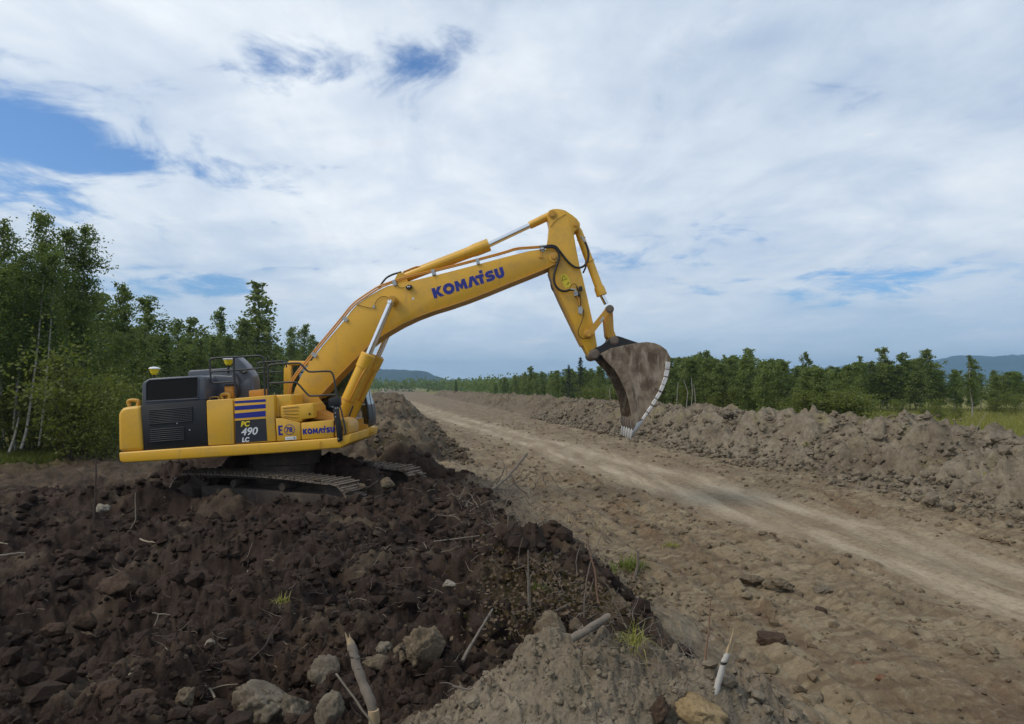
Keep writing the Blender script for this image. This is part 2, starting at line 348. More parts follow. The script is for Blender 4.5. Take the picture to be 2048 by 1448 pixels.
# ------------------------------------------------------------------ terrain
SL = .171                                                          # the track heads off to the left by this slope
UCT, UCN = np.array((.927, -.375, 0.)), np.array((.375, .927, 0.))  # crawler: forward, and away from the camera
UCO = np.array((-5.56, 18.3, -.22))
def track_u(y): return np.interp(y, [0, 10, 18, 33, 50, 74, 164, 400, 3000], [9.7, 9.6, 9.3, 8.2, 6.9, 5.2, 1.5, -6, -60])
def base_h(x, y):
    """smooth lie of the land near the camera, and where each earth lies"""
    u = x + SL * y; r = np.hypot(x, y)
    A = np.interp(y, [-10, 0, 4, 8, 11, 14, 17, 21, 26, 28], [1.5, 1.45, 1.38, 1.2, .95, .62, .42, .38, .25, 0])
    Lb = np.interp(y, [-10, 0, 3, 6, 9, 13, 18, 22, 27], [1.1, 1.0, .85, .42, .16, .22, .2, .08, 0])
    right = A * sst(3.9, 1.3, u)
    left = Lb + (A - Lb) * sst(-4.4, -.9, u)
    k = sst(-.2, .8, u); h = left * (1 - k) + right * k
    h = h * sst(-30, -14, u - .4 * y)
    h = h - .55 * np.exp(-(((x + 3.9) / 1.5) ** 2 + ((y - 7.2) / 1.9) ** 2)) - .35 * np.exp(-(((x + 1.35) / .5) ** 2 + ((y - 4.1) / .8) ** 2))
    h = h + .22 * np.exp(-(((x + 5.6) / 1.4) ** 2 + ((y - 10.6) / 1.3) ** 2)) - .3 * np.exp(-(((x + .1) / .45) ** 2 + ((y - 6.6) / .7) ** 2))
    a, b = (x - UCO[0]) * UCT[0] + (y - UCO[1]) * UCT[1], (x - UCO[0]) * UCN[0] + (y - UCO[1]) * UCN[1]
    pad = sst(3.3, 2.7, np.abs(a)) * sst(2.5, 1.95, np.abs(b))
    h = h * (1 - pad) + (-.2) * pad
    spoil = .82 * np.exp(-((b + 2.45) / .42) ** 2) * sst(3.6, 2.6, np.abs(a)) * (.75 + .5 * perlin(a * .9, b * .4 + 3.3, 5)) 
    mid = 1.42 * np.exp(-((b - .0) / .66) ** 2) * sst(3.3, 1.9, np.abs(a + .1)) + .35 * np.exp(-((a - 3.5) / .7) ** 2 - ((b + .2) / 1.5) ** 2)
    h = np.maximum(h, spoil * sst(.0, .3, spoil) - .12 * (b > -1.9)) + mid * 1.0
    h = h + 1.6 * np.exp(-((a + 2.7) / 1.9) ** 2 - ((b - 1.2) / .8) ** 2) + 1.0 * np.exp(-((a - 1.2) / 1.4) ** 2 - ((b - 3.0) / .7) ** 2) + .75 * np.exp(-((a + 5.2) / 1.3) ** 2 - ((b - .6) / .8) ** 2) + .5 * np.exp(-((a + 2.9) / .6) ** 2 - ((b + .9) / .9) ** 2)
    heap = .58 * np.exp(-(((x - .27) / .66) ** 2 + ((y - 2.8) / .50) ** 2)) + .30 * np.exp(-(((x - 1.05) / .5) ** 2 + ((y - 2.6) / .45) ** 2))
    h = h + heap
    return h, u, r, heap, pad
def full_h(x, y):
    h, u, r, heap, pad = base_h(x, y)
    uc = track_u(y); edge = fbm(x * .35, y * .12, 3, 60)
    hw = 1.75 + .55 * edge
    road = sst(hw + 1.0, hw - .9, np.abs(u - uc) + .35 * fbm(u * 2.2, y * .09, 3, 64)) * sst(3, 7, y)
    wob = fbm(x * .5, y * .5, 4, 20)
    dark = sst(3.5, 2.0, u + 1.0 * wob) * sst(22.5, 20.3, y + 1.6 * wob)
    dark = np.maximum(dark, .78 * sst(1.0, -1.0, u + wob) * sst(31, 27, y + 1.6 * wob))
    far_l = sst(-12.5, -16.5, u + 1.5 * wob)
    grass_r = sst(20.2, 22.5, u + wob)
    grass = np.maximum(grass_r, far_l * sst(25, 28.5, y + 2 * wob)) * sst(4, 9, y)
    grey = np.maximum(sst(.06, .17, heap + .05 * wob), .55 * sst(1.9, 3.0, u) * sst(4.4, 3.4, u) * sst(27, 24, y))
    grey = np.maximum(grey, .7 * sst(.45, .9, fbm(x * .8, y * .8, 3, 33) + .2) * dark)
    patch = np.maximum(.4 * sst(.18, .5, fbm(x * .8, y * .8, 4, 33, .6)), .8 * sst(1.2, 2.6, u + .8 * wob) * sst(-.25, .3, fbm(x * 1.7, y * 1.7, 3, 36)))
    dark = dark * (1 - .62 * patch)
    dark = dark * (1 - sst(.06, .17, heap + .05 * wob))
    near = sst(45, 14, r)
    # relief
    d = fbm(x * .22, y * .22, 3, 2) * .10 * sst(2, 12, r)
    rough = np.maximum(dark, sst(.05, .15, heap)); rough = np.maximum(rough, .55 * sst(4.3, 3.2, u) * sst(28, 24, y) * sst(-14, -10, u))
    rough = rough * (1 - .65 * pad)
    pat = sst(-.25, .35, fbm(x * .9, y * .9, 3, 45))
    lum = .16 * clods(x * 1.3, y * 1.3, 1) / 1.3 + pat * .62 * clods(x * 3.4, y * 3.4, 2) / 3.4 + (.35 + .65 * pat) * 1.15 * clods(x * 8.3, y * 8.3, 3) / 8.3 + 1.3 * clods(x * 19, y * 19, 4) / 19 + 1.3 * clods(x * 43, y * 43, 6) / 43
    big = fbm(x * .42, y * .42, 2, 9, .5) * .5 * sst(3.2, 6, r) - np.abs(fbm(x * .95, y * .95, 5, 10, .58)) * .5 * sst(2.5, 5, r) + .09
    soft = sst(.05, .2, heap)
    crumb = .6 * clods(x * 12, y * 12, 51) / 12 + 1.3 * clods(x * 34, y * 34, 52) / 34 + 1.3 * clods(x * 66, y * 66, 53) / 66
    d = d + rough * ((lum - .16) * (1 - .55 * soft) + soft * (crumb - .06) + big * (1 - .3 * soft))
    flat = (1 - rough) * (1 - grass)
    v = y - .17 * x
    ruts = fbm(u * 2.6, v * .12, 4, 12, .6) * .11 * (1 - .55 * road)
    cleat = (fbm(u * .9, v * 4.6, 4, 14, .6) * .05 + .028 * np.sin(v * 30 + 3 * fbm(u, v, 2, 15)) * sst(.0, .3, fbm(u * 1.4, v * .2, 2, 16))) * (1 - road) * sst(.05, .35, fbm(u * .5, v * .25, 2, 17) + .25) * near
    lit = (.7 * clods(x * 3.1, y * 3.1, 22, .1, .6) / 3.1 + 1.0 * clods(x * 8, y * 8, 23, .1, .6) / 8 + 1.0 * clods(x * 20, y * 20, 24, .1, .6) / 20) * sst(.12, .42, fbm(u * 1.1, v * .22, 3, 25) + .12) * (1 - road)
    mount = .10 * np.exp(-((np.abs(u - uc) - 2.45) / .22) ** 2) * (.5 + fbm(u, v * .6, 2, 28)) * sst(60, 20, r)
    d = d + flat * (ruts + cleat + lit * near + mount * near - .05 * road)
    h = h + d
    h = h + sst(200, 900, r) * (fbm(x * .0012, y * .0012, 3, 70) * 5) + sst(1500, 5000, r) * 14
    road = road * (.5 + .5 * np.exp(-((np.abs(u - uc) - .9) / .42) ** 2))
    soil = np.stack([dark, road * (1 - dark), np.clip(grey, 0, 1), grass], -1)
    return h, soil, u, r
def ground_at(px, py, lift=0.):
    a, c, e = ray(px, py); t = np.linspace(1.6, 70, 6000) ; t = t * t / 70 + 1.0
    x, y, z = a * t, c * t, CAMH + e * t
    hh = base_h(x, y)[0]; i = int(np.argmax(z <= hh + lift)); 
    if not (z <= hh + lift).any(): i = len(t) - 1
    return np.array((x[i], y[i], hh[i]))

def build_ground():
    ang = np.concatenate([np.linspace(-46, 46, 660), np.linspace(46, 314, 46)[1:]]); nA = len(ang); ang = np.radians(ang)
    rs = [.25, .6, 1.0, 1.3, 1.55]; r = 1.7
    while r < 9000:
        rs.append(r); c = r * r / 980
        c = max(c, .009)
        if r < 24: c = min(c, .11)
        elif r < 62: c = min(c, .3)
        else: c = min(c, r * .12)
        r += c
    rs = np.array(rs); nR = len(rs)
    R_, A_ = np.meshgrid(rs, ang, indexing='ij'); x, y = (R_ * np.sin(A_)).ravel(), (R_ * np.cos(A_)).ravel()
    h, soil, u, rr = full_h(x, y)
    V = np.stack([x, y, h], -1)
    i, j = np.meshgrid(np.arange(nR - 1), np.arange(nA), indexing='ij'); j2 = (j + 1) % nA
    F = np.stack([i * nA + j, i * nA + j2, (i + 1) * nA + j2, (i + 1) * nA + j], -1).reshape(-1, 4)[:, ::-1]
    fm = soil[F].mean(1); fr = rr[F].mean(1); fy = y[F].mean(1); fu = u[F].mean(1)
    cls = np.zeros(len(F), int)
    cls[(fm[:, 1] > .28) & (fr < 420)] = 1
    cls[((fm[:, 0] > .3) | ((fm[:, 2] > .5) & (fr < 5.5))) & (fr < 30)] = 2
    cls[(fm[:, 3] > .5) & (fr < 420)] = 3
    for k, (nm, lab, cat) in enumerate((('ground', 'flattened brown dirt ground beside the track', 'ground'), ('road', 'pale compacted dirt track running to the horizon', 'road'),
                                        ('churned_soil', 'dark churned topsoil in the foreground', 'soil'), ('meadow', 'green grassy ground at the edge of the woods', 'meadow'))):
        f = F[cls == k]; used, inv = np.unique(f, return_inverse=True)
        me = np_mesh(nm, V[used], inv.reshape(-1, 4), {'soil': soil[used]})
        tag(link(nm, me, M['soil']), lab, cat, kind='structure')
build_ground()

def bank(name, label, us, ys, prof, soilf, seed, taper):
    """a windrow of earth along the track, on its own (across, along) grid"""
    U, Yy = np.meshgrid(us, ys, indexing='ij'); x = (U - SL * Yy); x1, y1 = x.ravel(), Yy.ravel(); u1 = U.ravel()
    h = prof(u1, y1)
    m = sst(.0, .5, h)
    lum = .22 * clods(x1 * .9, y1 * .9, seed) / .9 + .75 * clods(x1 * 2.3, y1 * 2.3, seed + 1) / 2.3 + 1.2 * clods(x1 * 5.5, y1 * 5.5, seed + 2) / 5.5 + 1.2 * clods(x1 * 12, y1 * 12, seed + 3) / 12 - .26 * np.abs(fbm(x1 * 1.3, y1 * 1.3, 4, seed + 6, .6)) + .12
    h = h + m * (lum - lum.mean() + fbm(x1 * .55, y1 * .55, 5, seed + 5, .58) * .58) - .22 * (1 - m)
    soil = soilf(u1, y1, x1)
    n, k = len(us), len(ys); i, j = np.meshgrid(np.arange(n - 1), np.arange(k - 1), indexing='ij')
    F = np.stack([i * k + j, (i + 1) * k + j, (i + 1) * k + j + 1, i * k + j + 1], -1).reshape(-1, 4)
    sx = x1 + .16 * fbm(x1 * 2, y1 * 2, 3, seed + 8) * m; sy = y1 + .16 * fbm(x1 * 2 + 7, y1 * 2, 3, seed + 9) * m
    me = np_mesh(name, np.stack([sx, sy, h], -1), F, {'soil': soil})
    return tag(link(name, me, M['soil']), label, 'earth bank', kind='structure')
def r_prof(u, y):
    hh = np.interp(y, [10, 17.5, 20, 21.8, 22.4, 23.4, 24.2, 25.5, 27, 28.2, 29.5, 33, 38, 60], [1.6, 1.62, 1.5, 1.65, 2.0, 2.1, 1.7, 1.5, 1.72, 2.0, 1.75, 1.68, 1.78, 1.75]) + .14 * fbm(y * .3, u * 0 + 1.5, 3, 81)
    sh = .9 * fbm(y * .22, u * 0 + 4, 3, 83)
    f = sst(13.9 + sh, 17.4 + sh * .5, u) * sst(21.2, 18.2, u)
    foot = .18 * sst(12.6, 14.4, u) * sst(16, 14.4, u)
    return hh * f ** 1.15 + foot - .1
def r_soil(u, y, x):
    w = fbm(x * .4, y * .4, 4, 85); z = np.zeros_like(u)
    g = .35 * sst(.25, .6, fbm(x * .9, y * .9, 3, 87) + .1) * sst(15, 17, u)
    return np.stack([.35 * sst(.1, .5, -w) + .25 * sst(26, 60, y), z, np.clip(.95 - .35 * sst(25, 70, y) + .3 * w, 0, 1), g], -1)
ysr = [9.0]
while ysr[-1] < 260: ysr.append(ysr[-1] * 1.0062)
bank('earth_bank', 'long grey brown spoil bank along the right side of the dirt track', np.linspace(12.2, 21.6, 110), np.array(ysr), r_prof, r_soil, 100, 0)
def l_prof(u, y):
    A = np.interp(y, [24, 26.5, 29, 32, 35.5, 40, 55, 120, 180], [0, .8, 1.5, 1.95, 2.35, 2.2, 1.9, 1.8, 1.4]) + .2 * fbm(y * .2, u * 0 + 2, 3, 91)
    f = sst(3.7, -.3, u + .5 * fbm(y * .25, u * 0 + 7, 2, 92)) * sst(-7.5, -3.0, u)
    return A * f ** 1.1 - .08
def l_soil(u, y, x):
    w = fbm(x * .5, y * .5, 4, 95); z = np.zeros_like(u)
    return np.stack([np.clip(.45 + .5 * w + .35 * sst(30, 25, y), 0, 1), z, np.clip(.5 + .4 * w, 0, 1), .15 * sst(.2, .5, w)], -1)
ysl = [23.5]
while ysl[-1] < 175: ysl.append(ysl[-1] * 1.0055)
bank('earth_bank', 'tall dark brown spoil bank behind the excavator cab, left of the track', np.linspace(-8.2, 4.4, 120), np.array(ysl), l_prof, l_soil, 120, 0)

# far hills
def hill(name, label, prof, Y, depth, seed, z0=-6):
    px = np.linspace(prof[0][0], prof[-1][0], 160); hp = np.interp(px, [p[0] for p in prof], [p[1] for p in prof])
    hp = hp + 2.2 * fbm(px * .035, px * 0, 4, seed); x = (px - 1024) / FPX * Y; top = np.maximum(0, (775 - hp)) / FPX * Y
    w = np.linspace(-1, 1, 41); X, W = np.meshgrid(x, w, indexing='ij'); T_ = np.repeat(top[:, None], 41, 1)
    Z = z0 + (T_ + 3 - z0) * (np.cos(W * math.pi) * .5 + .5) ** .8; Z = Z + fbm(X / depth * 9, W * 6, 4, seed + 3) * T_ * .16 * (1 - W * W) * (np.abs(W) > .02)
    n, k = len(x), 41; i, j = np.meshgrid(np.arange(n - 1), np.arange(k - 1), indexing='ij')
    F = np.stack([i * k + j, (i + 1) * k + j, (i + 1) * k + j + 1, i * k + j + 1], -1).reshape(-1, 4)
    yy = Y + W * depth * .5
    tag(link(name, np_mesh(name, np.stack([X * (yy / Y) ** .0, yy, Z], -1), F), M['hill']), label, 'hill', kind='structure')
hill('hill', 'blue wooded hill beyond the plain at the end of the track', [(100, 772), (300, 752), (480, 735), (640, 722), (735, 733), (762, 739), (800, 742), (848, 742), (866, 752), (900, 760), (960, 769), (1010, 774)], 3000, 1500, 201)
hill('hill', 'rounded blue hill above the woods at the right edge', [(1600, 774), (1760, 745), (1860, 722), (1900, 716), (1955, 711), (2000, 715), (2060, 712), (2300, 722), (2600, 765)], 4600, 2000, 211)
hill('hill', 'faint low blue range along the whole horizon', [(-500, 765), (300, 752), (800, 762), (1000, 758), (1080, 748), (1180, 742), (1300, 738), (1500, 742), (1650, 736), (1760, 738), (2000, 745), (2700, 760)], 7200, 1800, 221)

# ------------------------------------------------------------------ the excavator
YN, YF = 16.3, 19.5                                                 # near and far side of the upper structure
YB0, YB1 = 17.55, 18.25; YB = 17.9                                  # boom
EX = empty('excavator', (-5.56, 17.9, -.2)); EO = np.array((-5.56, 17.9, -.2))
tag(EX, 'large yellow tracked excavator with raised boom standing on dark churned soil', 'excavator')
def part(name, shs, mat, parent=None, bev=0., seg=2, sharp=40): return solid(name, shs, M[mat], parent or EX, EO, bev, seg, sharp)
def px_tube(path, Y, rpx, rnd=2, n=8):
    pts = [P(p[0], p[1], p[2] if len(p) > 2 else Y) for p in path]
    return sh_tube(chaikin(pts, rnd) if rnd else pts, rpx * mpp(Y), n)
def px_pin(px, py, y0, y1, rpx, n=20, ch=.12):
    c = P(px, py, y0); r = rpx * mpp(y0)
    return sh_lathe(c, (c[0], y1, c[2]), [(0, r * .72), (0.0, r * .9), (.03, r), (1, r)], n)
def ppart(name, pts, y0, y1, mat, parent=None, bev=.015, seg=2, yref=None): return part(name, sh_prism(pts, y0, y1, yref), mat, parent, bev, seg)

# --- upper structure
deck = ppart('deck_frame', [(237, 905), (400, 893.5), (560, 884), (668, 876), (703, 867), (700, 886), (681, 896), (560, 906), (400, 916.5), (246, 926), (239, 922)], YN - .04, YF + .02, 'yellow', None, .035, 3)
part('tow_hook', px_tube([(641, 882), (639, 890), (640, 896), (643, 897)], YN - .06, .7), 'yellow_d', deck)
cw = ppart('counterweight', [(236, 904), (235, 830), (238, 821), (244, 816), (252, 813.5), (280.5, 811), (284, 860), (286.5, 901.5)], YN, YF, 'yellow', None, .15, 5)
for x0, x1, yb, yt, Yh in ((254, 280, 812, 797, YN + .35), (440, 462, 799, 785, YN + .45)):
    e = part('lifting_eye', px_tube([(x0 + 5, yb), (x0 + 2, (yb + yt) / 2), (x0 + 4, yt + 4), (x0 + 13, yt + 3), (x1 - 4, yt + 4), (x1 - 2, (yb + yt) / 2), (x1 - 5, yb)], Yh, 3.6, 2, 10), 'yellow_d', cw)
part('grab_handle', px_tube([(419, 803), (419, 796), (423, 794), (435, 793.5), (438, 795), (438, 802)], YN + .2, .9), 'yellow_d')
# near side panels, set out with narrow seams
rad = ppart('radiator_door', [(281.3, 811), (411.3, 799.5), (413, 845), (415.5, 891.4), (287.3, 901.8), (284.8, 860)], YN + .015, YN + 1.0, 'black', None, .012)
for k in range(9):
    y = 690 + (775 + k * 20.5) / 6.024; s = (17 if k < 8 else 17) / 6.024
    ppart('louver_slat', [(296, y + 1.6), (384, y - 5.4), (384, y - 3.6), (296, y + 3.4)], YN - .022, YN + .02, 'slat', rad, .004, 1)
for k in range(7):
    y = 690 + (1010 + k * 24) / 6.024
    ppart('louver_slat', [(300, y + 1.2), (368, y - 4.2), (368, y - 2.2), (300, y + 3.2)], YN - .022, YN + .02, 'slat', rad, .004, 1)
for q in ((379.5, 860.5), (354, 847)): part('door_lock', px_pin(*q, YN - .015, YN + .03, 1.4), 'chrome', rad)
ppart('side_panel', [(412.6, 802), (415, 800.6), (464, 797), (466.2, 799), (466.9, 845), (468.2, 888.0), (416.2, 891.3), (414, 845)], YN, YN + 1.1, 'yellow', None, .022, 3)
p2 = ppart('side_panel', [(468.2, 798.5), (470.5, 796.5), (530, 791.3), (548.0, 789.8), (549.0, 840), (552.0, 882.6), (470.8, 887.9), (469.0, 845)], YN, YN + 1.1, 'yellow', None, .022, 3)
p3 = ppart('tool_box_door', [(550.8, 836.8), (563, 836), (600.2, 845.6), (601.4, 879.4), (553.8, 882.5)], YN, YN + 1.0, 'yellow', None, .02)
p4 = ppart('tool_box_door', [(601.8, 845.8), (667.2, 839.4), (667.4, 875.2), (603.2, 879.3)], YN, YN + 1.0, 'yellow', None, .02)
nose = ppart('nose_panel', [(668.2, 838.6), (681, 836.8), (692, 839), (697.5, 845), (699.8, 854), (699.5, 867.5), (690, 871.5), (668.8, 875.1)], YN + .01, YN + 1.0, 'yellow_d', None, .05, 4)
for k in range(3): part('vent_slot', sh_prism([(682, 853 + k * 3.6), (685, 852.6 + k * 3.6), (685.4, 855 + k * 3.6), (682.4, 855.4 + k * 3.6)], YN - .002, YN + .06), 'screen', nose)
stp = ppart('access_step_box', [(560.4, 812.5), (600, 808), (624, 806), (627, 808.6), (628, 836), (605, 838.5), (601, 844.2), (592, 843.6), (560.8, 834)], YN + .03, YN + .95, 'yellow', None, .03, 3)
for k in range(4): ppart('tread_rib', [(565 + k * 1, 815.5 + k * 5.4), (596, 812.6 + k * 7.2), (596, 813.8 + k * 7.2), (565 + k, 816.7 + k * 5.4)], YN + .012, YN + .05, 'yellow_d', stp, .003, 1)
part('latch', sh_prism([(617.5, 826), (620.5, 825.8), (620.7, 829.5), (617.7, 829.7)], YN + .015, YN + .05), 'screen', stp)
ppart('fuel_tank', [(550.4, 792.5), (554, 790.3), (579, 788.6), (583, 791), (583.8, 812), (560, 813), (559.6, 834), (550.4, 835)], YN + .12, YN + 1.05, 'yellow', None, .03, 3)
part('deck_plate', sh_prism([(584, 806), (700, 838), (700, 872), (584, 880)], YN + 1.02, YN + 1.2), 'yellow_d'); part('deck_plate', sh_prism([(540, 800), (735, 850), (735, 868), (540, 880)], YB1 + .1, YB1 + .2), 'yellow_d')
part('step_deck', sh_prism([(628, 818), (668, 836), (668, 840.5), (628, 838)], YN + .3, YN + 1.0), 'orange')
# rear hood
hood = ppart('engine_hood', [(283.4, 812), (283.6, 768), (287, 763), (298, 757), (340, 754), (398, 751), (405, 753), (408.6, 760), (410.5, 800)], YN + .06, YF - .25, 'grey', None, .035, 3)
fr = ppart('hood_screen', [(292.5, 801), (293, 768), (299, 761.5), (394, 755.5), (396, 757.5), (394.8, 795)], YN + .045, YN + .1, 'screen', hood, .0)
part('screen_frame', [px_tube([(291.5, 803), (292, 767), (298.5, 760), (394.5, 754), (397, 757), (396, 797), (291.5, 803)], YN + .05, 1.5, 0, 6)], 'grey', hood)
ppart('rear_cover', [(375, 772), (375, 745), (379, 740.5), (420, 738), (466, 735), (470, 740), (470, 772)], YN + 1.6, YF - .3, 'grey', None, .05, 3)
cowl = ppart('front_cowl', [(398, 806), (402, 752.5), (425, 749.5), (462, 752), (466, 740), (464.5, 714), (472, 712.5), (488, 728), (501, 746), (505.5, 757), (508.5, 792), (505, 800)], YN + .75, YN + 1.25, 'grey', None, .04, 3)
ppart('hood_window', [(478, 770), (497, 757), (500, 759), (503, 784), (480, 790)], YN + .74, YN + .8, 'grey', cowl, .006)
part('cowl_bracket', [px_tube([(480, 742), (487, 746), (493, 742)], YN + .72, 2.2), px_tube([(466, 800), (478, 790), (480, 762), (472, 748)], YN + .7, 1.6)], 'rail', cowl)
ppart('filler_housing', [(448.5, 797), (449, 772.5), (464.5, 771.5), (466, 796)], YN + .5, YN + .8, 'orange', None, .015)
part('filler_cap', sh_prism([(448.5, 772), (449, 769), (464, 768), (465, 771)], YN + .48, YN + .82), 'rubber')
ppart('muffler_stand', [(498, 794), (497.5, 781.5), (510, 779.5), (512, 782), (515, 779.2), (528.5, 778), (529.5, 792)], YN + .45, YN + .75, 'orange', None, .01)
for ax, ay, Yh in ((308.7, 742, YN + .9), (457, 723, YN + 1.4)):
    m_ = mpp(Yh); c = P(ax, ay, Yh)
    an = part('antenna_mast', sh_lathe(c + (0, 0, -24 * m_), c + (0, 0, -6 * m_), [(0, 2.2 * m_), (1, 2.2 * m_)], 10), 'rubber')
    part('antenna_base', sh_lathe(c + (0, 0, -7.5 * m_), c + (0, 0, 4.5 * m_), [(0, 4.6 * m_), (.25, 5.8 * m_), (.27, 7 * m_), (.6, 7.6 * m_), (.62, 8.4 * m_), (.95, 9.6 * m_)], 14), 'dyellow', an)
    part('antenna_dome', sh_lathe(c + (0, 0, 3.8 * m_), c + (0, 0, 8.6 * m_), [(0, 10.2 * m_), (.2, 10.9 * m_), (.5, 10 * m_), (.8, 7.2 * m_), (1, 2.4 * m_)], 18), 'dome', an)
# decals
def stripe(y0l, y1l, y0r, y1r, nm='blue_stripe'): part(nm, sh_prism([(469.4, y1l), (531.4, y1r), (531.2, y0r), (469.2, y0l)][::-1], YN - .004, YN + .01), 'blue', p2)
stripe(802.2, 806.8, 798.2, 803.4); stripe(812.4, 820.6, 808, 816.2); stripe(827, 837, 821.4, 832.6)
blk = part('model_plate', sh_prism([(469.8, 841.4), (531.8, 836.8), (534.6, 881.6), (471.2, 886.8)], YN - .003, YN + .01), 'dblack', p2)
def text_part(name, s, px, py, hpx, Y, mat, parent, ang=0., shear=0., bold=.03, sx=1.0, lift=.006):
    cu = bpy.data.curves.new('t', 'FONT'); cu.body = s; cu.size = 1.0; cu.shear = shear; cu.offset = bold; cu.extrude = .006; cu.fill_mode = 'BOTH'
    to = bpy.data.objects.new('t', cu); COL.objects.link(to); bpy.context.view_layer.update()
    me = bpy.data.meshes.new_from_object(to.evaluated_get(bpy.context.evaluated_depsgraph_get())); bpy.data.objects.remove(to)
    n = len(me.vertices); co = np.empty(n * 3, np.float32); me.vertices.foreach_get('co', co); co = co.reshape(-1, 3)
    sc = hpx * mpp(Y) / .73; lx, lz = co[:, 0] * sc * sx, co[:, 1] * sc; c, q = math.cos(ang), math.sin(ang); o = P(px, py, Y)
    W = np.stack([o[0] + c * lx - q * lz, np.where(co[:, 2] > 0, Y - lift, Y + .003), o[2] + q * lx + c * lz], -1) - EO
    me.vertices.foreach_set('co', W.astype(np.float32).ravel()); me.update(); me.name = name
    return link(name, me, M[mat], parent)
TA = math.radians(4)
text_part('model_lettering', 'PC', 481.5, 853.2, 10.2, YN - .003, 'dyellow', blk, TA, .22, .045, 1.0)
text_part('model_lettering', '490', 482, 870.8, 15, YN - .003, 'white', blk, TA, .22, .018, 1.06)
text_part('model_lettering', 'LC', 484, 883.8, 8.6, YN - .003, 'white', blk, TA, .15, .045, 1.0)
E0 = [(556, 851.2), (565, 850.6), (565, 854), (560, 854.4), (560.2, 858.6), (564.2, 858.3), (564.2, 861.6), (560.3, 861.9), (560.6, 867), (565.6, 866.6), (565.8, 870), (557, 870.8)]
part('unit_letter', sh_prism(E0, YN - .004, YN + .01), 'blue', p3)
rc = P(578.7, 859.2, YN - .003)
part('unit_ring', [sh_tube([rc + 10.1 * mpp(YN) * np.array((math.cos(a), 0, math.sin(a))) for a in np.linspace(0, 2 * math.pi, 40)], .0065, 5)], 'blue', p3)
text_part('unit_number', '78', 571.6, 864.2, 10, YN, 'blue', p3, TA * .7, 0, .03, .98)
part('white_sticker', sh_prism([(570.5, 873.6), (592.4, 872.6), (592.6, 878.6), (570.7, 880)], YN - .004, YN + .01), 'white', p3)
part('sticker_print', [sh_prism([(574 + i * 2.3, 876), (575.6 + i * 2.3, 875.9), (575.6 + i * 2.3, 877.4), (574 + i * 2.3, 877.5)], YN - .006, YN) for i in range(5)] + [sh_prism([(586.5, 873.6), (591, 873.4), (591, 878), (586.5, 878.2)], YN - .006, YN)], 'clamp', p3)

def stroke(pts, w):
    p = np.array(pts, float); t = np.gradient(p, axis=0); t /= np.linalg.norm(t, axis=1)[:, None]; nrm = np.stack([-t[:, 1], t[:, 0]], -1)
    return [list(a) for a in np.concatenate([p + nrm * w, (p - nrm * w)[::-1]])]
def arc(cx, cy, rx, ry, a0, a1, n=14): return [(cx + rx * math.cos(a), cy + ry * math.sin(a)) for a in np.radians(np.linspace(a0, a1, n))]
def maker_letters():
    L = []
    L.append(([(0, 0), (0, 1), (.33, 1), (.33, .64), (.56, 1), (.95, 1), (.58, .52), (.98, 0), (.58, 0), (.33, .36), (.33, 0)], 1.02))
    L.append((None, 1.12))
    L.append(([(0, 0), (.06, 1), (.36, 1), (.56, .55), (.76, 1), (1.06, 1), (1.12, 0), (.82, 0), (.79, .48), (.63, .12), (.49, .12), (.33, .48), (.3, 0)], 1.16))
    L.append(([(0, 0), (.36, 1), (.72, 1), (1.08, 0), (.74, 0), (.54, .62), (.34, 0)], .92))
    L.append(('T', .82)); L.append(('S', .92)); L.append(('U', .95))
    out, x = [], 0.
    for g, w in L:
        if g is None: out.append(('ring', arc(x + .52, .5, .54, .54, 0, 360, 33), arc(x + .52, .5, .21, .2, 0, 360, 33)))
        elif g == 'T':
            out.append(('poly', [(x - .06, .62), (x - .06, .92), (x + .74, .92), (x + .74, .62), (x + .58, .62), (x + .58, 0), (x + .25, 0), (x + .25, .62)]))
            out.append(('poly', [(x + .42, 1.0), (x + .42, 1.3), (x + .72, 1.3), (x + .72, 1.0)]))
        elif g == 'S':
            out.append(('poly', stroke([(x + .82, .84)] + arc(x + .45, .68, .27, .185, 70, 262, 12) + arc(x + .45, .315, .29, .185, 80, -100, 12) + [(x + .04, .16)], .145)))
        elif g == 'U':
            out.append(('poly', stroke([(x + .19, 1.0), (x + .19, .7)] + arc(x + .45, .40, .26, .26, 180, 360, 12) + [(x + .71, .7), (x + .71, 1.0)], .165)))
        else: out.append(('poly', [(x + a, b) for a, b in g]))
        x += w
    return out, x
def maker_name(px0, py0, px1, py1, hpx, Y, parent):
    Ls, W = maker_letters(); bx, by = (px1 - px0) / W, (py1 - py0) / W; l = math.hypot(bx, by); ux, uy = by / l * hpx, -bx / l * hpx
    f = lambda q: (px0 + bx * q[0] + ux * q[1], py0 + by * q[0] + uy * q[1]); shs = []
    for g in Ls:
        if g[0] == 'poly': shs.append(sh_prism([f(q) for q in g[1]], Y - .005, Y + .008))
        else:
            o, i = [P(*f(q), Y) for q in g[1][:-1]], [P(*f(q), Y) for q in g[2][:-1]]; n = len(o)
            V = [(p[0], Y - .005, p[2]) for p in o + i]; shs.append((np.array(V), [[k, (k + 1) % n, n + (k + 1) % n, n + k] for k in range(n)]))
    part('maker_lettering', shs, 'blue', parent)
maker_name(606, 868.8, 669.5, 864.2, 10.8, YN, p4)

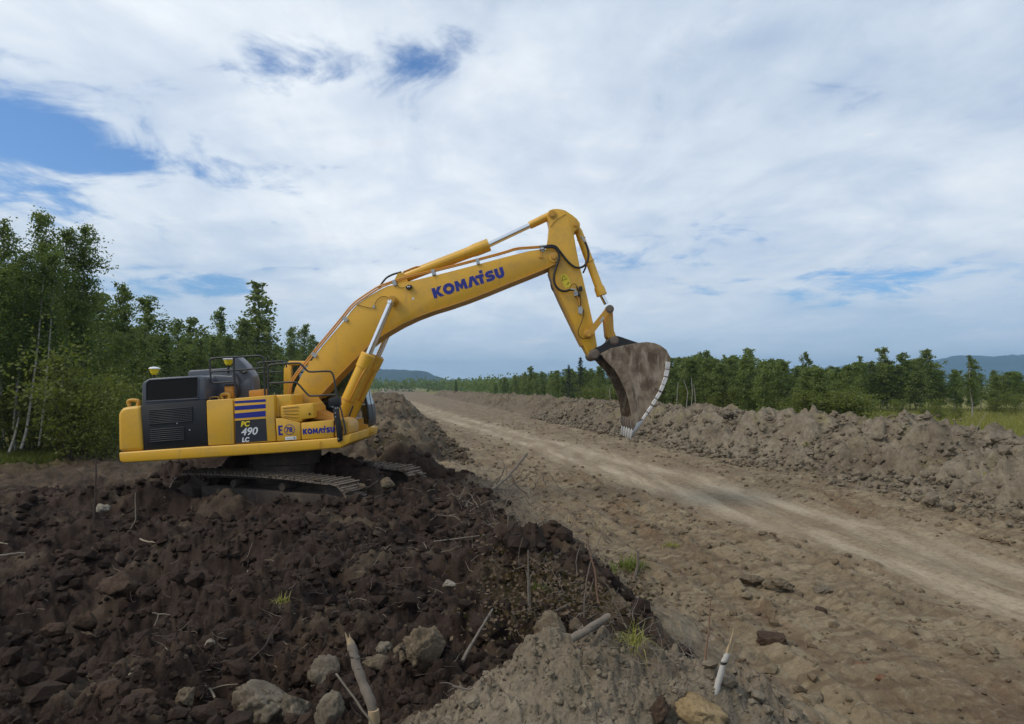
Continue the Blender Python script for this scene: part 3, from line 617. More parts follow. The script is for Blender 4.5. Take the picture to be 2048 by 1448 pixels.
# --- handrails
R1 = 1.9
part('handrail', [px_tube([(427, 766), (421.5, 764), (420.8, 745), (419, 724), (421, 718.5), (426, 716.3), (470, 714), (518, 711.2), (525, 713), (527.8, 720), (528.6, 745), (530, 792)], YN + .35, R1),
                  px_tube([(421, 743.5), (470, 740.5), (528, 736)], YN + .35, R1 * .9, 0), px_tube([(424, 766), (445, 765), (472, 763)], YN + .35, R1 * .9, 0)], 'rail')
part('handrail', [px_tube([(467.5, 714), (468, 745), (471.5, 793)], YN + .35, 2.4, 0)], 'rail')
part('handrail', [px_tube([(536, 791), (536, 737), (537.5, 731), (543, 729), (597, 725.6), (603, 729), (614, 741.5), (619, 744), (655, 742), (663, 743.5), (667.5, 752), (671, 775), (674.5, 800)], YN + .3, R1),
                  px_tube([(538, 766.6), (590, 764), (595, 766), (616, 790), (621, 792.5), (672, 789)], YN + .3, R1, 1)], 'rail')
part('handrail', [px_tube([(513, 786), (513.5, 733), (515.5, 727), (521, 724.6), (565, 721.8), (572, 724), (573, 735)], YF - 1.5, 1.5), px_tube([(514, 746), (566, 743)], YF - 1.5, 1.4, 0)], 'rail')
part('handrail', [px_tube([(676, 803), (681, 815), (688, 845), (692, 866), (688, 869)], YN - .05, 1.7)], 'rail')
lad = ppart('access_ladder', [(666.5, 813), (677.5, 811), (679.5, 834), (684, 861), (685, 881), (675.5, 884.4), (670.5, 850), (667, 832)], YN - .085, YN - .045, 'black', None, .006)
for q in ((671.5, 816.5), (675.6, 816), (670.4, 826), (670.8, 834), (677, 878)): part('ladder_bolt', px_pin(*q, YN - .1, YN - .07, 1.25, 8), 'clamp', lad)
ppart('work_lamp', [(657, 798), (668, 794), (679, 795), (680, 811), (669, 812.5), (658, 811)], YN - .1, YN + .08, 'black', None, .008)

# --- cab, on the far side
CY0, CY1 = YB1 + .28, YF + .06
cabf = ppart('cab_body', [(690, 843), (721, 836), (727, 836), (728, 858), (722, 868), (690, 875)], CY0, CY1, 'yellow_d', None, .02)
ppart('cab_front_deck', [(700, 868), (722, 866), (742, 852), (744.5, 856), (743, 866), (728, 877), (700, 890)], CY0 - .15, CY0 + .35, 'yellow', None, .02)
for yp in (CY0, CY1 - .14): ppart('cab_rear_post', [(566.5, 800), (567, 737), (571.5, 727.5), (577, 722.5), (583.5, 722), (582, 800)], yp, yp + .14, 'yellow', None, .03)
ppart('rear_window', [(568, 735), (570, 735), (570, 796), (568, 796)], CY0 + .15, CY1 - .15, 'glass', None, 0)
roof = ppart('cab_roof', [(574, 727), (577, 721.5), (640, 722), (705, 723), (714, 729), (712, 733), (640, 731), (576, 730)], CY0 - .02, CY1, 'yellow', None, .02)
for pts, Yp, rp in (([(706, 726), (716, 752), (727, 785), (734, 810), (737.5, 838)], CY0 + .02, 2.6), ([(706, 726), (716, 752), (727, 785), (734, 810), (737.5, 838)], CY1 - .03, 2.4), ([(640, 728), (640.5, 780), (641, 838)], CY0 + .03, 2.0), ([(597, 728), (597, 780), (597, 838)], CY0 + .03, 1.6),
                    ([(640, 728), (640.5, 780), (641, 838)], CY1 - .03, 2.0), ([(683, 757), (687, 778), (691, 800)], CY0 + .03, 1.0), ([(640, 803), (690, 804), (733, 806)], CY0 + .03, 1.3)):
    part('cab_pillar', px_tube(pts, Yp, rp, 1), 'rubber')
ppart('side_window', [(599, 731), (640, 731.5), (640, 800), (599, 800)], CY0 + .02, CY0 + .03, 'glass', None, 0)
ppart('side_window', [(642, 731.5), (706, 732), (726, 786), (731, 803), (642, 803)], CY0 + .02, CY0 + .03, 'glass', None, 0)
ppart('far_window', [(585, 733), (706, 733), (728, 795), (731, 803), (585, 803)], CY1 - .04, CY1 - .03, 'glass', None, 0)
def strip_between(pts, y0, y1, th=.012):
    A = [P(x, y, y0) for x, y in pts]; V, F, n = [], [], len(A)
    for a in A: V += [(a[0], y0, a[2]), (a[0], y1, a[2]), (a[0] - th, y1, a[2]), (a[0] - th, y0, a[2])]
    for i in range(n - 1):
        for k in range(4): F.append([4 * i + k, 4 * i + (k + 1) % 4, 4 * i + 4 + (k + 1) % 4, 4 * i + 4 + k])
    return np.array(V), F + [[0, 1, 2, 3], [4 * n - 1, 4 * n - 2, 4 * n - 3, 4 * n - 4]]
part('windscreen', strip_between([(708, 730), (718, 757), (728, 788), (734, 809)], CY0 + .05, CY1 - .05), 'glass')
ppart('lower_side_pane', [(722, 812), (734.5, 810), (737.5, 838), (737, 850), (729, 856), (727, 836)], CY0 + .0, CY0 + .02, 'glass', None, 0)
ppart('cab_kick_panel', [(721, 811), (735, 810), (738, 838), (737.5, 850), (728, 857), (725, 836)], CY0 + .03, CY1, 'black', None, .01)
part('cab_handle', px_tube([(740, 755), (736, 767), (741, 800), (747, 836), (746, 842), (741, 843)], CY0 - .05, .7), 'rubber')
seat = ppart('operator_seat', [(640, 846), (640, 790), (645, 776), (653, 775), (656, 790), (657, 815), (680, 818), (684, 824), (682, 846)], CY0 + .35, CY0 + .85, 'rubber', None, .05, 3)
part('cab_floor', sh_prism([(585, 838), (728, 838), (728, 858), (585, 850)], CY0 + .01, CY1 - .01), 'black')
part('control_console', [sh_prism([(664, 820), (684, 816), (688, 826), (670, 846), (660, 846)], CY0 + .1, CY0 + .28), px_tube([(678, 818), (680, 806), (679, 800)], CY0 + .2, 1.4)], 'rubber')
vst = solid('safety_vest', sh_prism([(648, 786), (656, 784), (656.5, 800), (654, 806), (647.5, 804)], CY0 + .42, CY0 + .8), M['lime'], None, (0, 0, 0), .02, 2)
tag(vst, 'bright lime cloth hanging over the seat inside the excavator cab', 'vest')
part('mirror', [px_tube([(712, 727), (718, 722), (722, 716)], CY0 - .05, .8, 0), sh_prism([(715, 729), (722, 722), (726, 730), (722, 741), (716, 741)], CY0 - .1, CY0 - .04)], 'rubber')

# --- boom
B = [(584, 797), (590, 776), (602, 752), (612.6, 735), (646, 690), (668, 664.5), (689.5, 639.4), (702, 622), (714.4, 608), (734, 594), (759, 579.6), (774, 572.5), (800, 566), (832, 559.7), (900, 543), (952, 529.5), (1010, 514), (1059, 501.6),
     (1078, 499), (1092.5, 498.8), (1106, 501.5), (1115, 507), (1118.5, 514), (1116.5, 521), (1110, 526), (1092, 535), (1053, 551), (1010, 568), (975, 582.5), (935, 598), (897, 611), (864, 621), (832, 633), (800, 648), (774, 663), (752, 677), (735, 691), (704, 721), (672, 754), (648, 780), (634, 795), (622.6, 804.5), (612, 808), (598, 806)]
boom = ppart('boom', B, YB0, YB1, 'yellow', None, .02, 2)
low = [(1110, 526), (1092, 535), (1053, 551), (1010, 568), (975, 582.5), (935, 598), (897, 611), (864, 621), (832, 633), (800, 648), (774, 663), (752, 677), (735, 691), (704, 721), (672, 754), (648, 780), (634, 795)]
def flange(name, pts, th, y0, y1, mat, parent, up=False):
    t = np.gradient(np.array(pts, float), axis=0); t /= np.linalg.norm(t, axis=1)[:, None]
    q = [(x + (-ty if up else -ty) * th, y + tx * th) for (x, y), (tx, ty) in zip(pts, t)]
    return ppart(name, list(pts) + [tuple(v) for v in q[::-1]], y0, y1, mat, parent, .004, 1)
flange('lower_flange', low, -2.6, YB0 - .035, YB1 + .035, 'yellow_d', boom)
maker_name(868.5, 597.2, 1012.5, 552.6, 20.8, YB0, boom)
part('lift_pin', [px_pin(783.5, 599.5, YB0 - .30, YB1 + .30, 9.2), px_pin(783.5, 599.5, YB0 - .335, YB0 - .29, 6.3)], 'yellow_d', boom)
part('boom_tip_pin', [px_pin(1108, 513.7, YB0 - .05, YB1 + .05, 6.2), px_pin(1108, 513.7, YB0 - .065, YB0, 4.2)], 'yellow_d', boom)
part('boom_boss', [px_pin(1108, 513.7, YB0 - .025, YB0 + .05, 10.5, 28)], 'yellow', boom)
part('bracket', [sh_prism([(1080, 505), (1084, 505), (1084.5, 513), (1087, 513.5), (1086, 516), (1078, 515), (1078.5, 512.5), (1081, 512)], YB0 - .03, YB0 + .01)], 'yellow_d', boom)
part('boom_lamp', [sh_prism([(811, 573), (817, 569.5), (823, 570), (824, 575), (819, 578), (812, 577)], YB0 - .09, YB0 + .0)], 'rubber', boom)
part('lamp_lens', [px_pin(815.5, 573.3, YB0 - .1, YB0 - .085, 1.5, 10), px_pin(818.6, 573, YB0 - .1, YB0 - .085, 1.5, 10)], 'white', boom)
part('lamp_cable', px_tube([(809.5, 575), (800, 576), (795, 571), (792, 565)], YB0 - .02, .45), 'rubber', boom)
part('grease_line', px_tube([(715, 610), (735, 615), (745, 616.5), (749, 610), (754, 600), (762, 593), (772, 593), (778, 596)], YB0 - .02, .5), 'darktwig' if 0 else 'rubber', boom)
part('grease_block', sh_prism([(745, 612), (749, 609), (750, 615), (746, 617)], YB0 - .03, YB0 + .01), 'clamp', boom)
part('decal_spot', px_pin(826, 597, YB0 - .003, YB0 + .01, 2.4, 12), 'white', boom)
# foot bracket
for y in (YB0 - .14, YB1 + .08): part('boom_foot_bracket', sh_prism([(588, 812), (594, 792), (612, 786), (634, 792), (650, 812), (652, 838), (588, 836)], y, y + .06), 'yellow_d')
# pipes along the back of the boom
PTH = [(577, 789), (582, 762), (596, 741), (612, 723), (640, 687), (662, 661), (684, 634), (698, 616), (711, 603), (733, 588), (758, 572), (785, 562.5), (820, 551), (864, 541.5), (910, 530), (956, 518), (1012, 503), (1032, 496), (1060, 494), (1084, 492.5)]
for k, (dx, dy, Yp) in enumerate(((0, 0, YB0 + .02), (2.2, 3.6, YB0 + .0), (-.5, -.5, YB0 + .16), (1.5, 3, YB0 + .30))):
    part('hydraulic_pipe', px_tube([(x + dx + (0 if x < 760 else -dx * .6), y + dy * (1 if x < 780 else .75)) for x, y in PTH], Yp, 1.45 if k < 2 else 1.3, 1), 'orange')
for x, y, a in ((627, 709, -53), (689, 637, -52), (866, 543, -14), (955, 521, -15), (1085, 496, -5), (788, 564, -20)):
    c, s = math.cos(math.radians(a)), math.sin(math.radians(a)); q = [(-3.4, -4.4), (3.4, -4.4), (3.4, 7), (-3.4, 7)]
    part('pipe_clamp', sh_prism([(x + c * i - s * j, y + s * i + c * j) for i, j in q], YB0 - .035, YB0 + .33), 'clamp')
for d in (-.1, .02, .14): part('hydraulic_hose', px_tube([(757, 578), (764, 566), (773, 555), (786, 548.5), (803, 544)], YB + d, 2.0), 'rubber')
# arm (stick) cylinder above the boom
def cyl(p0, p1, prof, mat, name, parent=None, n=24): return part(name, sh_lathe(p0, p1, prof, n), mat, parent, sharp=30)
mB = mpp(YB)
c0, c1, c2 = P(800, 560, YB), P(978, 489.5, YB), P(1104.8, 428, YB)
ac = cyl(P(806, 556, YB), c1, [(0, 9 * mB), (.03, 10.8 * mB), (.62, 11.2 * mB), (.78, 11.4 * mB), (.84, 13 * mB), (.995, 13 * mB), (1, 12 * mB)], 'yellow', 'arm_cylinder')
part('cylinder_lug', [px_pin(800, 557, YB - .16, YB + .16, 9), sh_prism([(784, 568), (796, 546), (806, 545), (816, 562), (812, 567)], YB - .2, YB - .14), sh_prism([(784, 568), (796, 546), (806, 545), (816, 562), (812, 567)], YB + .14, YB + .2)], 'yellow', ac)
part('cylinder_pipe', [px_tube([(806, 544), (830, 534), (838, 533), (846, 536)], YB - .1, 1.4)], 'orange', ac)
cyl(c1, P(1060, 450.5, YB), [(0, 5.6 * mB), (1, 5.6 * mB)], 'chrome', 'piston_rod', ac)
cyl(P(1059, 451, YB), P(1098, 432.2, YB), [(0, 7.2 * mB), (.05, 7.8 * mB), (1, 8.2 * mB)], 'yellow', 'rod_end', ac)
# lift cylinders, one each side of the boom
for s, Yc in ((0, YB0 - .24), (1, YB1 + .24)):
    m_ = mpp(YB0 - .24); a0 = P(673, 848, YB0 - .24); a1 = P(737.5, 708, YB0 - .24); a2 = P(783.5, 601, YB0 - .24)
    for v in (a0, a1, a2): v[1] = Yc
    lc = cyl(a0, a1, [(0, 11 * m_), (.04, 12.6 * m_), (.80, 12.8 * m_), (.805, 14.4 * m_), (.985, 15.0 * m_), (1, 13.5 * m_)], 'yellow', 'lift_cylinder')
    cyl(a1, a2, [(0, 6.6 * m_), (.93, 6.6 * m_), (.94, 8.0 * m_), (1, 8.0 * m_)], 'chrome', 'piston_rod', lc)
    part('cylinder_foot', sh_lathe(a0 + (0, -.14, 0), a0 + (0, .14, 0), [(0, 12.5 * m_), (.05, 13.5 * m_), (.95, 13.5 * m_), (1, 12.5 * m_)], 20), 'yellow_d', lc)
    d = np.array((9.5 * m_, -.17, 4 * m_)); part('cylinder_pipe', [sh_tube(chaikin([a0 + (a1 - a0) * .95 + d * (1.3, .2, 1.3), a0 + (a1 - a0) * .86 + d * (1.9, .2, 1.7), a0 + (a1 - a0) * .7 + d * 1.05, a0 + (a1 - a0) * .32 + d * 1.0, a0 + (a1 - a0) * .28 + d * .6]), 1.6 * m_, 8), sh_lathe(a0 + (a1 - a0) * .33, a0 + (a1 - a0) * .35, [(0, 13.4 * m_), (1, 13.4 * m_)], 20)], 'orange', lc)
part('hydraulic_hose', px_tube([(697, 836), (703, 820), (706, 812)], YB0 - .4, 1.6), 'rubber')

# --- arm
YA0, YA1 = YB0 + .06, YB1 - .06
A_ = [(1093.5, 429), (1098, 420.5), (1106, 417.8), (1114.7, 417.2), (1123, 418.4), (1131, 420.7), (1146, 430.7), (1154, 437.5), (1159.5, 444.8), (1160.5, 451), (1158, 456.5), (1153, 460), (1147.8, 463.8), (1147.4, 468), (1153, 500), (1159.5, 532.6), (1166, 556), (1176, 600), (1188, 654), (1194, 690), (1197, 709), (1192, 718), (1184, 718), (1178, 713), (1166, 691), (1150, 659), (1136, 630), (1122, 601), (1110, 574), (1097, 537), (1093, 520), (1093, 489.5), (1096, 478), (1099, 449.7), (1097, 440)]
arm = ppart('arm', A_, YA0, YA1, 'yellow', None, .02, 2)
flange('arm_rib', [(1100, 452), (1106, 443), (1116, 435), (1131, 426)], 2.2, YA0 - .015, YA0 + .01, 'yellow', arm)
flange('lower_flange', [(1166, 691), (1150, 659), (1136, 630), (1122, 601), (1110, 574), (1099, 541)], -2.0, YA0 - .025, YA1 + .025, 'yellow_d', arm)
part('arm_pin', [px_pin(1104.8, 428, YA0 - .05, YA1 + .05, 5.2), px_pin(1104.8, 428, YA0 - .025, YA0 + .02, 8.2), px_pin(1152, 449, YA0 - .05, YA1 + .05, 4.2)], 'yellow_d', arm)
part('link_pin', [px_pin(1177.2, 667.2, YA0 - .16, YA1 + .16, 6.2), px_pin(1177.2, 667.2, YA0 - .12, YA1 + .12, 8.6)], 'yellow_d', arm)
part('warning_sticker', sh_prism([(1121.5, 549), (1132, 547.5), (1139, 560), (1141.5, 572), (1131, 576.5), (1122, 560)], YA0 - .004, YA0 + .01), 'dyellow', arm)
tri = [P(x, y, YA0 - .006) for x, y in ((1123.6, 561), (1126.5, 550.5), (1134.6, 557.5), (1123.6, 561))]
part('warning_symbol', [sh_tube(tri, .007, 5), px_tube([(1133, 569), (1136, 567.5), (1137, 563.5)], YA0 - .006, .7, 0, 5)], 'rubber', arm)
part('valve_block', sh_prism([(1147, 584), (1155, 582), (1156.5, 590), (1149, 592)], YA0 - .09, YA0), 'clamp', arm); part('valve_block', [sh_prism([(1156, 614), (1163, 612), (1166, 620), (1163, 629), (1157, 626)], YA0 - .06, YA0)], 'clamp', arm)
part('valve_body', [sh_prism([(1158.5, 573), (1164, 572), (1165.5, 580), (1160, 582)], YA0 - .11, YA0), sh_prism([(1153, 573), (1155, 573), (1160, 592), (1157, 594)], YA0 - .07, YA0), px_tube([(1156, 590), (1158, 600), (1158, 614)], YA0 - .05, 1.1), px_tube([(1160, 586), (1162, 600), (1161, 612)], YA0 - .05, .8),
                    px_tube([(1167, 618), (1168, 630), (1163, 645), (1157, 658), (1156.5, 668), (1162, 677), (1174, 677), (1182, 671)], YA0 - .04, .7), px_tube([(1140, 576), (1144, 568), (1150, 567), (1154, 573)], YA0 - .03, .5)], 'rubber', arm)
part('valve_pipe', px_tube([(1153.5, 592), (1158, 598), (1159, 612)], YA0 - .07, 1.3), 'orange', arm)
for q_ in [px_tube([(1086, 493), (1103, 490.5), (1112, 493), (1120, 503), (1128, 514), (1138, 526), (1149, 534.5), (1160, 536), (1170, 531), (1176, 520), (1177.5, 508), (1174, 492), (1170, 484)], YA0 - .08, 2.3),
                        px_tube([(1088, 495.5), (1108, 494), (1117, 503), (1119, 515), (1113, 532), (1107.5, 552), (1109, 568), (1118, 580), (1130, 583), (1141, 579), (1147, 580)], YA0 - .11, 2.3),
                        px_tube([(1104, 554), (1101.5, 568), (1105, 581), (1117, 589)], YA1 - .05, 1.7), px_tube([(1166, 546), (1170, 538), (1174, 527)], YA1, 1.7)]: part('hydraulic_hose', q_, 'rubber')
for q_ in [px_tube([(1079, 492.6), (1092, 491.5)], YA0 - .08, 2.3, 0), px_tube([(1079, 499), (1090, 498)], YA0 - .1, 2.3, 0), px_tube([(1141, 579), (1150, 579.5), (1151, 586)], YA0 - .11, 2.2, 0), px_tube([(1163, 473), (1171, 486)], YA0 - .06, 2.2, 0)]: part('hose_fitting', q_, 'clamp')
# bucket cylinder and linkage
b0, b1, b2 = P(1152, 449, YB), P(1204, 591, YB), P(1219.8, 618, YB)
bc = cyl(P(1154.5, 456, YB), b1, [(0, 5.6 * mB), (.05, 7.6 * mB), (.15, 8.0 * mB), (.16, 9.4 * mB), (.17, 8.0 * mB), (.48, 8.2 * mB), (.485, 9.8 * mB), (.50, 9.8 * mB), (.505, 8.2 * mB), (.86, 8.4 * mB), (.89, 10.6 * mB), (.995, 10.8 * mB), (1, 9.5 * mB)], 'yellow', 'bucket_cylinder')
cyl(b1, P(1213, 608, YB), [(0, 5.2 * mB), (1, 5.2 * mB)], 'chrome', 'piston_rod', bc)
part('rod_end', [px_pin(1219.8, 618, YB - .12, YB + .12, 8.5)], 'yellow_d', bc)
for y in (YB - .42, YB + .35): part('linkage_arm', sh_prism([(1214, 612), (1222, 611), (1226.5, 617), (1224, 625), (1215, 630), (1186, 668), (1179, 674), (1171.5, 670), (1171.5, 662), (1178, 658), (1208, 621)], y, y + .07), 'yellow_d')
part('linkage_label', sh_prism([(1199, 642), (1206, 633), (1209, 636), (1202, 645)], YB - .424, YB - .41), 'clamp')
part('linkage_pin', [px_pin(1219.8, 618, YB - .47, YB + .47, 5.4), px_pin(1219.8, 618, YB - .445, YB - .4, 8.2)], 'iron')
part('bucket_link', [sh_prism([(1214, 617), (1226, 618), (1228, 660), (1236, 680), (1229, 689), (1222, 683), (1213.5, 672), (1210, 634)], YB - .27, YB + .27)], 'yellow_d', None, .03)

# --- bucket: shell, side plates, lip, teeth; open towards the machine
BY0, BY1 = YB - .85, YB + .85
back = [(1203, 707), (1222, 697.5), (1250, 691), (1278, 686.2), (1294, 684.4), (1310, 686.5), (1322, 691.5), (1334, 700.5), (1340.5, 714), (1340.8, 728), (1334, 760), (1321, 789), (1301, 820), (1288, 838), (1277, 852)]
def sheet(pts, y0, y1, th, yref):
    t = np.gradient(np.array(pts, float), axis=0); t /= np.linalg.norm(t, axis=1)[:, None]
    q = [(x - ty * th, y + tx * th) for (x, y), (tx, ty) in zip(pts, t)]
    return sh_prism(list(pts) + [tuple(v) for v in q[::-1]], y0, y1, yref)
bk = part('bucket', sheet(back, BY0 + .02, BY1 - .02, 3.2, BY0), 'bucket', None, .006, 1)
front = [(1207, 716), (1214, 724), (1228, 738), (1237, 752), (1244, 766), (1251, 781), (1256, 796), (1260.5, 815), (1264, 836), (1267, 851)]
for y0 in (BY0, BY1 - .045):
    part('side_plate', sh_prism(front + [(1273, 853), (1277, 851)] + [(x - .6, y - .6) for x, y in back[::-1][1:]] , y0, y0 + .045, BY0), 'bucket', bk, .006, 1)
    fs = [(1216, 702), (1229, 717), (1243, 733), (1254, 746), (1262, 762), (1266.5, 790), (1271, 810), (1276, 828), (1281, 841)]
    part('side_cutter', sh_prism(front + [(1272, 853)] + fs[::-1] + [(1212, 706)], y0 - (.03 if y0 == BY0 else -.045), y0 + (0 if y0 == BY0 else .075), BY0), 'bucket', bk, .006, 1)
for y0 in (YB - .36, YB + .30):
    part('bucket_ear', sh_prism([(1178.5, 706), (1181, 700.5), (1187, 697.5), (1194, 694), (1204, 690), (1216, 680), (1222, 673.5), (1230, 671), (1240, 673), (1260, 680), (1280, 686.5), (1294, 685.5), (1262, 692), (1226, 699), (1213, 708), (1207, 721), (1196, 722), (1186, 720), (1179.5, 714)], y0 - .10, y0 + .06), 'black', bk, .008, 1)
part('bucket_pin', [px_pin(1189.5, 709, YB - .55, YB + .55, 8.2), px_pin(1189.5, 709, YB - .49, YB + .49, 11.2)], 'iron', bk)
part('bucket_pin', [px_pin(1229, 681, YB - .53, YB + .53, 6.2), px_pin(1229, 681, YB - .49, YB + .49, 9.2)], 'iron', bk)
part('lip_plate', sh_prism([(1266, 847), (1277, 852), (1290, 838), (1286, 833), (1272, 843)], BY0 - .01, BY1 + .01, BY0), 'bucket', bk, .01, 1)
for k in range(5):
    yc = BY0 + .11 + k * (BY1 - BY0 - .22) / 4
    pts = [(1267, 846), (1275, 849), (1277.5, 855), (1270.5, 869), (1264, 879.5), (1261.5, 879), (1262.5, 866)]
    V, F = sh_prism(pts, -.5, .5, BY0); tip = P(1262, 879, BY0); w = np.array([.15 if p[1] < 860 else (.10 if p[1] < 872 else .05) for p in pts] * 2)
    V[:, 1] = yc + V[:, 1] * w; part('bucket_tooth', (V, F), 'polish', bk, .012, 2)
    V2, F2 = sh_prism([(1262, 838), (1274, 838), (1281, 850), (1275, 862), (1266, 862), (1262, 852)], yc - .095, yc + .095, BY0); part('tooth_adapter', (V2, F2), 'iron', bk, .015, 2)
wear = [(1340.6, 724), (1339, 738), (1335, 757), (1329, 773), (1321.5, 789), (1312, 804), (1302, 819), (1294, 830), (1287, 840)]
def at_w(f):
    w_ = np.array(wear, float); s = np.concatenate([[0], np.cumsum(np.hypot(*np.diff(w_, axis=0).T))]); return np.array([np.interp(f * s[-1], s, w_[:, 0]), np.interp(f * s[-1], s, w_[:, 1])])
for k in range(8):
    f0, f1 = k / 8, (k + 1) / 8 - (.012, .02, .008, .024, .014, .022, .012, .0)[k]; a, b = at_w(f0), at_w(f1); t = (b - a) / np.linalg.norm(b - a); nn = np.array((-t[1], t[0])) 
    q5 = [at_w(f0 + (f1 - f0) * j / 3) for j in range(4)]; wd = 8.6 - .55 * k
    part('wear_plate', sh_prism([tuple(v - nn * .4) for v in q5] + [tuple(v + nn * wd) for v in q5[::-1]], BY0 - .05, BY0 + .22), 'polish', bk, .006, 1)
part('wear_strip', sheet([tuple(v + (.6, .6)) for v in np.array(back[9:], float)], BY0 - .03, BY0 + .26, 2.4, BY0), 'iron', bk, .004, 1)
ppart('corner_shroud', [(1273, 846), (1288, 838), (1284, 848), (1272, 866), (1265, 877), (1262, 876), (1268, 858)], BY0 - .05, BY0 + .02, 'steel', bk, .012)

# --- crawler tracks
def U(a, b, c): return UCO + UCT * a + UCN * b + np.array((0, 0, c))
RU = np.stack([UCT, UCN, np.array((0, 0, 1.))], 1)
def u_disc(a, b0, b1, c, r, n=24): return sh_lathe(U(a, b0, c), U(a, b1, c), [(0, r * .55), (0, r * .92), (.04, r), (.96, r), (1, r * .92), (1, r * .55)], n)
part('car_body', [sh_box(U(0, 0, .62), (2.5, 2.2, .5), RU), sh_box(U(.95, 0, .6), (.5, 2.5, .42), RU), sh_box(U(-.95, 0, .6), (.5, 2.5, .42), RU)], 'mudiron_shaded', None, .05)
part('swing_ring', sh_lathe((-5.9, 17.9, .6), (-5.9, 17.9, 1.5), [(0, .8), (.5, .8), (.52, .9), (1, .9)], 40), 'mudiron_shaded')
RR, AF, AR, SW, PITCHS = .50, 2.22, -2.22, .80, .216
sv = [sh_box((0, 0, .0), (.19, SW, .03))] + [sh_box((dx, 0, .015 + hg / 2), (.03, SW * .995, hg)) for dx, hg in ((-.078, .065), (.015, .03))]
Vs, Fs = sh_join(sv); shoe_me = np_mesh('track_shoe', Vs, Fs, smooth=False); shoe_me.materials.append(M['iron'])
def belt(s):
    """point and heading at arc length s round the track"""
    L = AF - AR; C = math.pi * RR; s = s % (2 * L + 2 * C)
    if s < L: f = s / L; return AR + s, 2 * RR + .05 * math.sin(f * math.pi) + .02 - .10 * max(0, f - .72), 0., 
    s -= L
    if s < C: t = s / RR; return AF + RR * math.sin(t), RR + RR * math.cos(t), -t
    s -= C
    if s < L: return AF - s, 0., -math.pi
    s -= L; t = s / RR; return AR - RR * math.sin(t), RR - RR * math.cos(t), -math.pi - t
NS = int((2 * (AF - AR) + 2 * math.pi * RR) / PITCHS)
for b, nm in ((-1.45, 'near'), (1.45, 'far')):
    tr = part('crawler_track', [sh_box(U(0, b, .5), (3.7, .46, .42), RU), sh_box(U(1.9, b, .5), (.5, .3, .3), RU)], 'mudiron_shaded', None, .04)
    n_ = -1 if b < 0 else 1
    part('idler_wheel', [u_disc(AF, b - .12, b + .12, RR, RR - .06), u_disc(AF, b - .2, b + .2, RR, .2)], 'mudiron_shaded', tr)
    teeth = [sh_box(U(AR + (RR - .06) * math.cos(q), b, RR + (RR - .06) * math.sin(q)), (.1, .1, .1), RU @ np.array(Matrix.Rotation(-q, 3, 'Y'))) for q in np.linspace(0, 2 * math.pi, 21)[:-1]]
    part('drive_sprocket', [u_disc(AR, b - .07, b + .07, RR, RR - .09), u_disc(AR, b - .36, b + .2, RR, .27)] + teeth, 'mudiron_shaded', tr)
    for a in (-.75, .75): part('carrier_roller', [u_disc(a, b - .26, b + .2, 2 * RR - .16, .10, 14)], 'mudiron_shaded', tr)
    for a in np.linspace(-1.6, 1.6, 7): part('track_roller', [u_disc(a, b - .24, b + .24, .16, .13, 14)], 'mudiron_shaded', tr)
    ch = []
    for k in range(NS):
        a, c, t = belt(k * PITCHS + .05); R3 = RU @ np.array(Matrix.Rotation(-t, 3, 'Y'))
        for o in (-.1, .1): ch.append(sh_box(U(a, b + o, c) - R3 @ np.array((0, 0, .06)), (.2, .04, .1), R3))
    part('track_chain', ch, 'mudiron_shaded', tr)
    for k in range(NS):
        a, c, t = belt(k * PITCHS); R3 = RU @ np.array(Matrix.Rotation(-t, 3, 'Y')); o = link('track_shoe', shoe_me, None, tr)
        m4 = Matrix(R3.tolist()).to_4x4(); m4.translation = Vector(U(a, b, c) - EO); o.matrix_local = m4

# ------------------------------------------------------------------ trees
def quads(cent, size, rs, tint=None, flat=0., axis=None, aspect=.62):
    """one small diamond leaf per centre"""
    n = len(cent); d = rs.normal(size=(n, 3)); d[:, 2] *= (1 - flat); d /= np.linalg.norm(d, axis=1)[:, None] + 1e-9
    if axis is not None: d = axis / (np.linalg.norm(axis, axis=1)[:, None] + 1e-9)
    e = rs.normal(size=(n, 3)); e -= d * (e * d).sum(1)[:, None]; e /= np.linalg.norm(e, axis=1)[:, None] + 1e-9
    s = np.broadcast_to(np.asarray(size, float), (n,))[:, None] * rs.uniform(.65, 1.3, (n, 1))
    V = np.stack([cent - d * s * .5, cent + e * s * aspect * .5, cent + d * s * .5, cent - e * s * aspect * .5], 1).reshape(-1, 3)
    F = np.arange(4 * n).reshape(-1, 4); t = rs.random(n) if tint is None else tint
    return V, F, np.repeat(np.stack([t, t, t, np.ones(n)], -1), 4, 0)
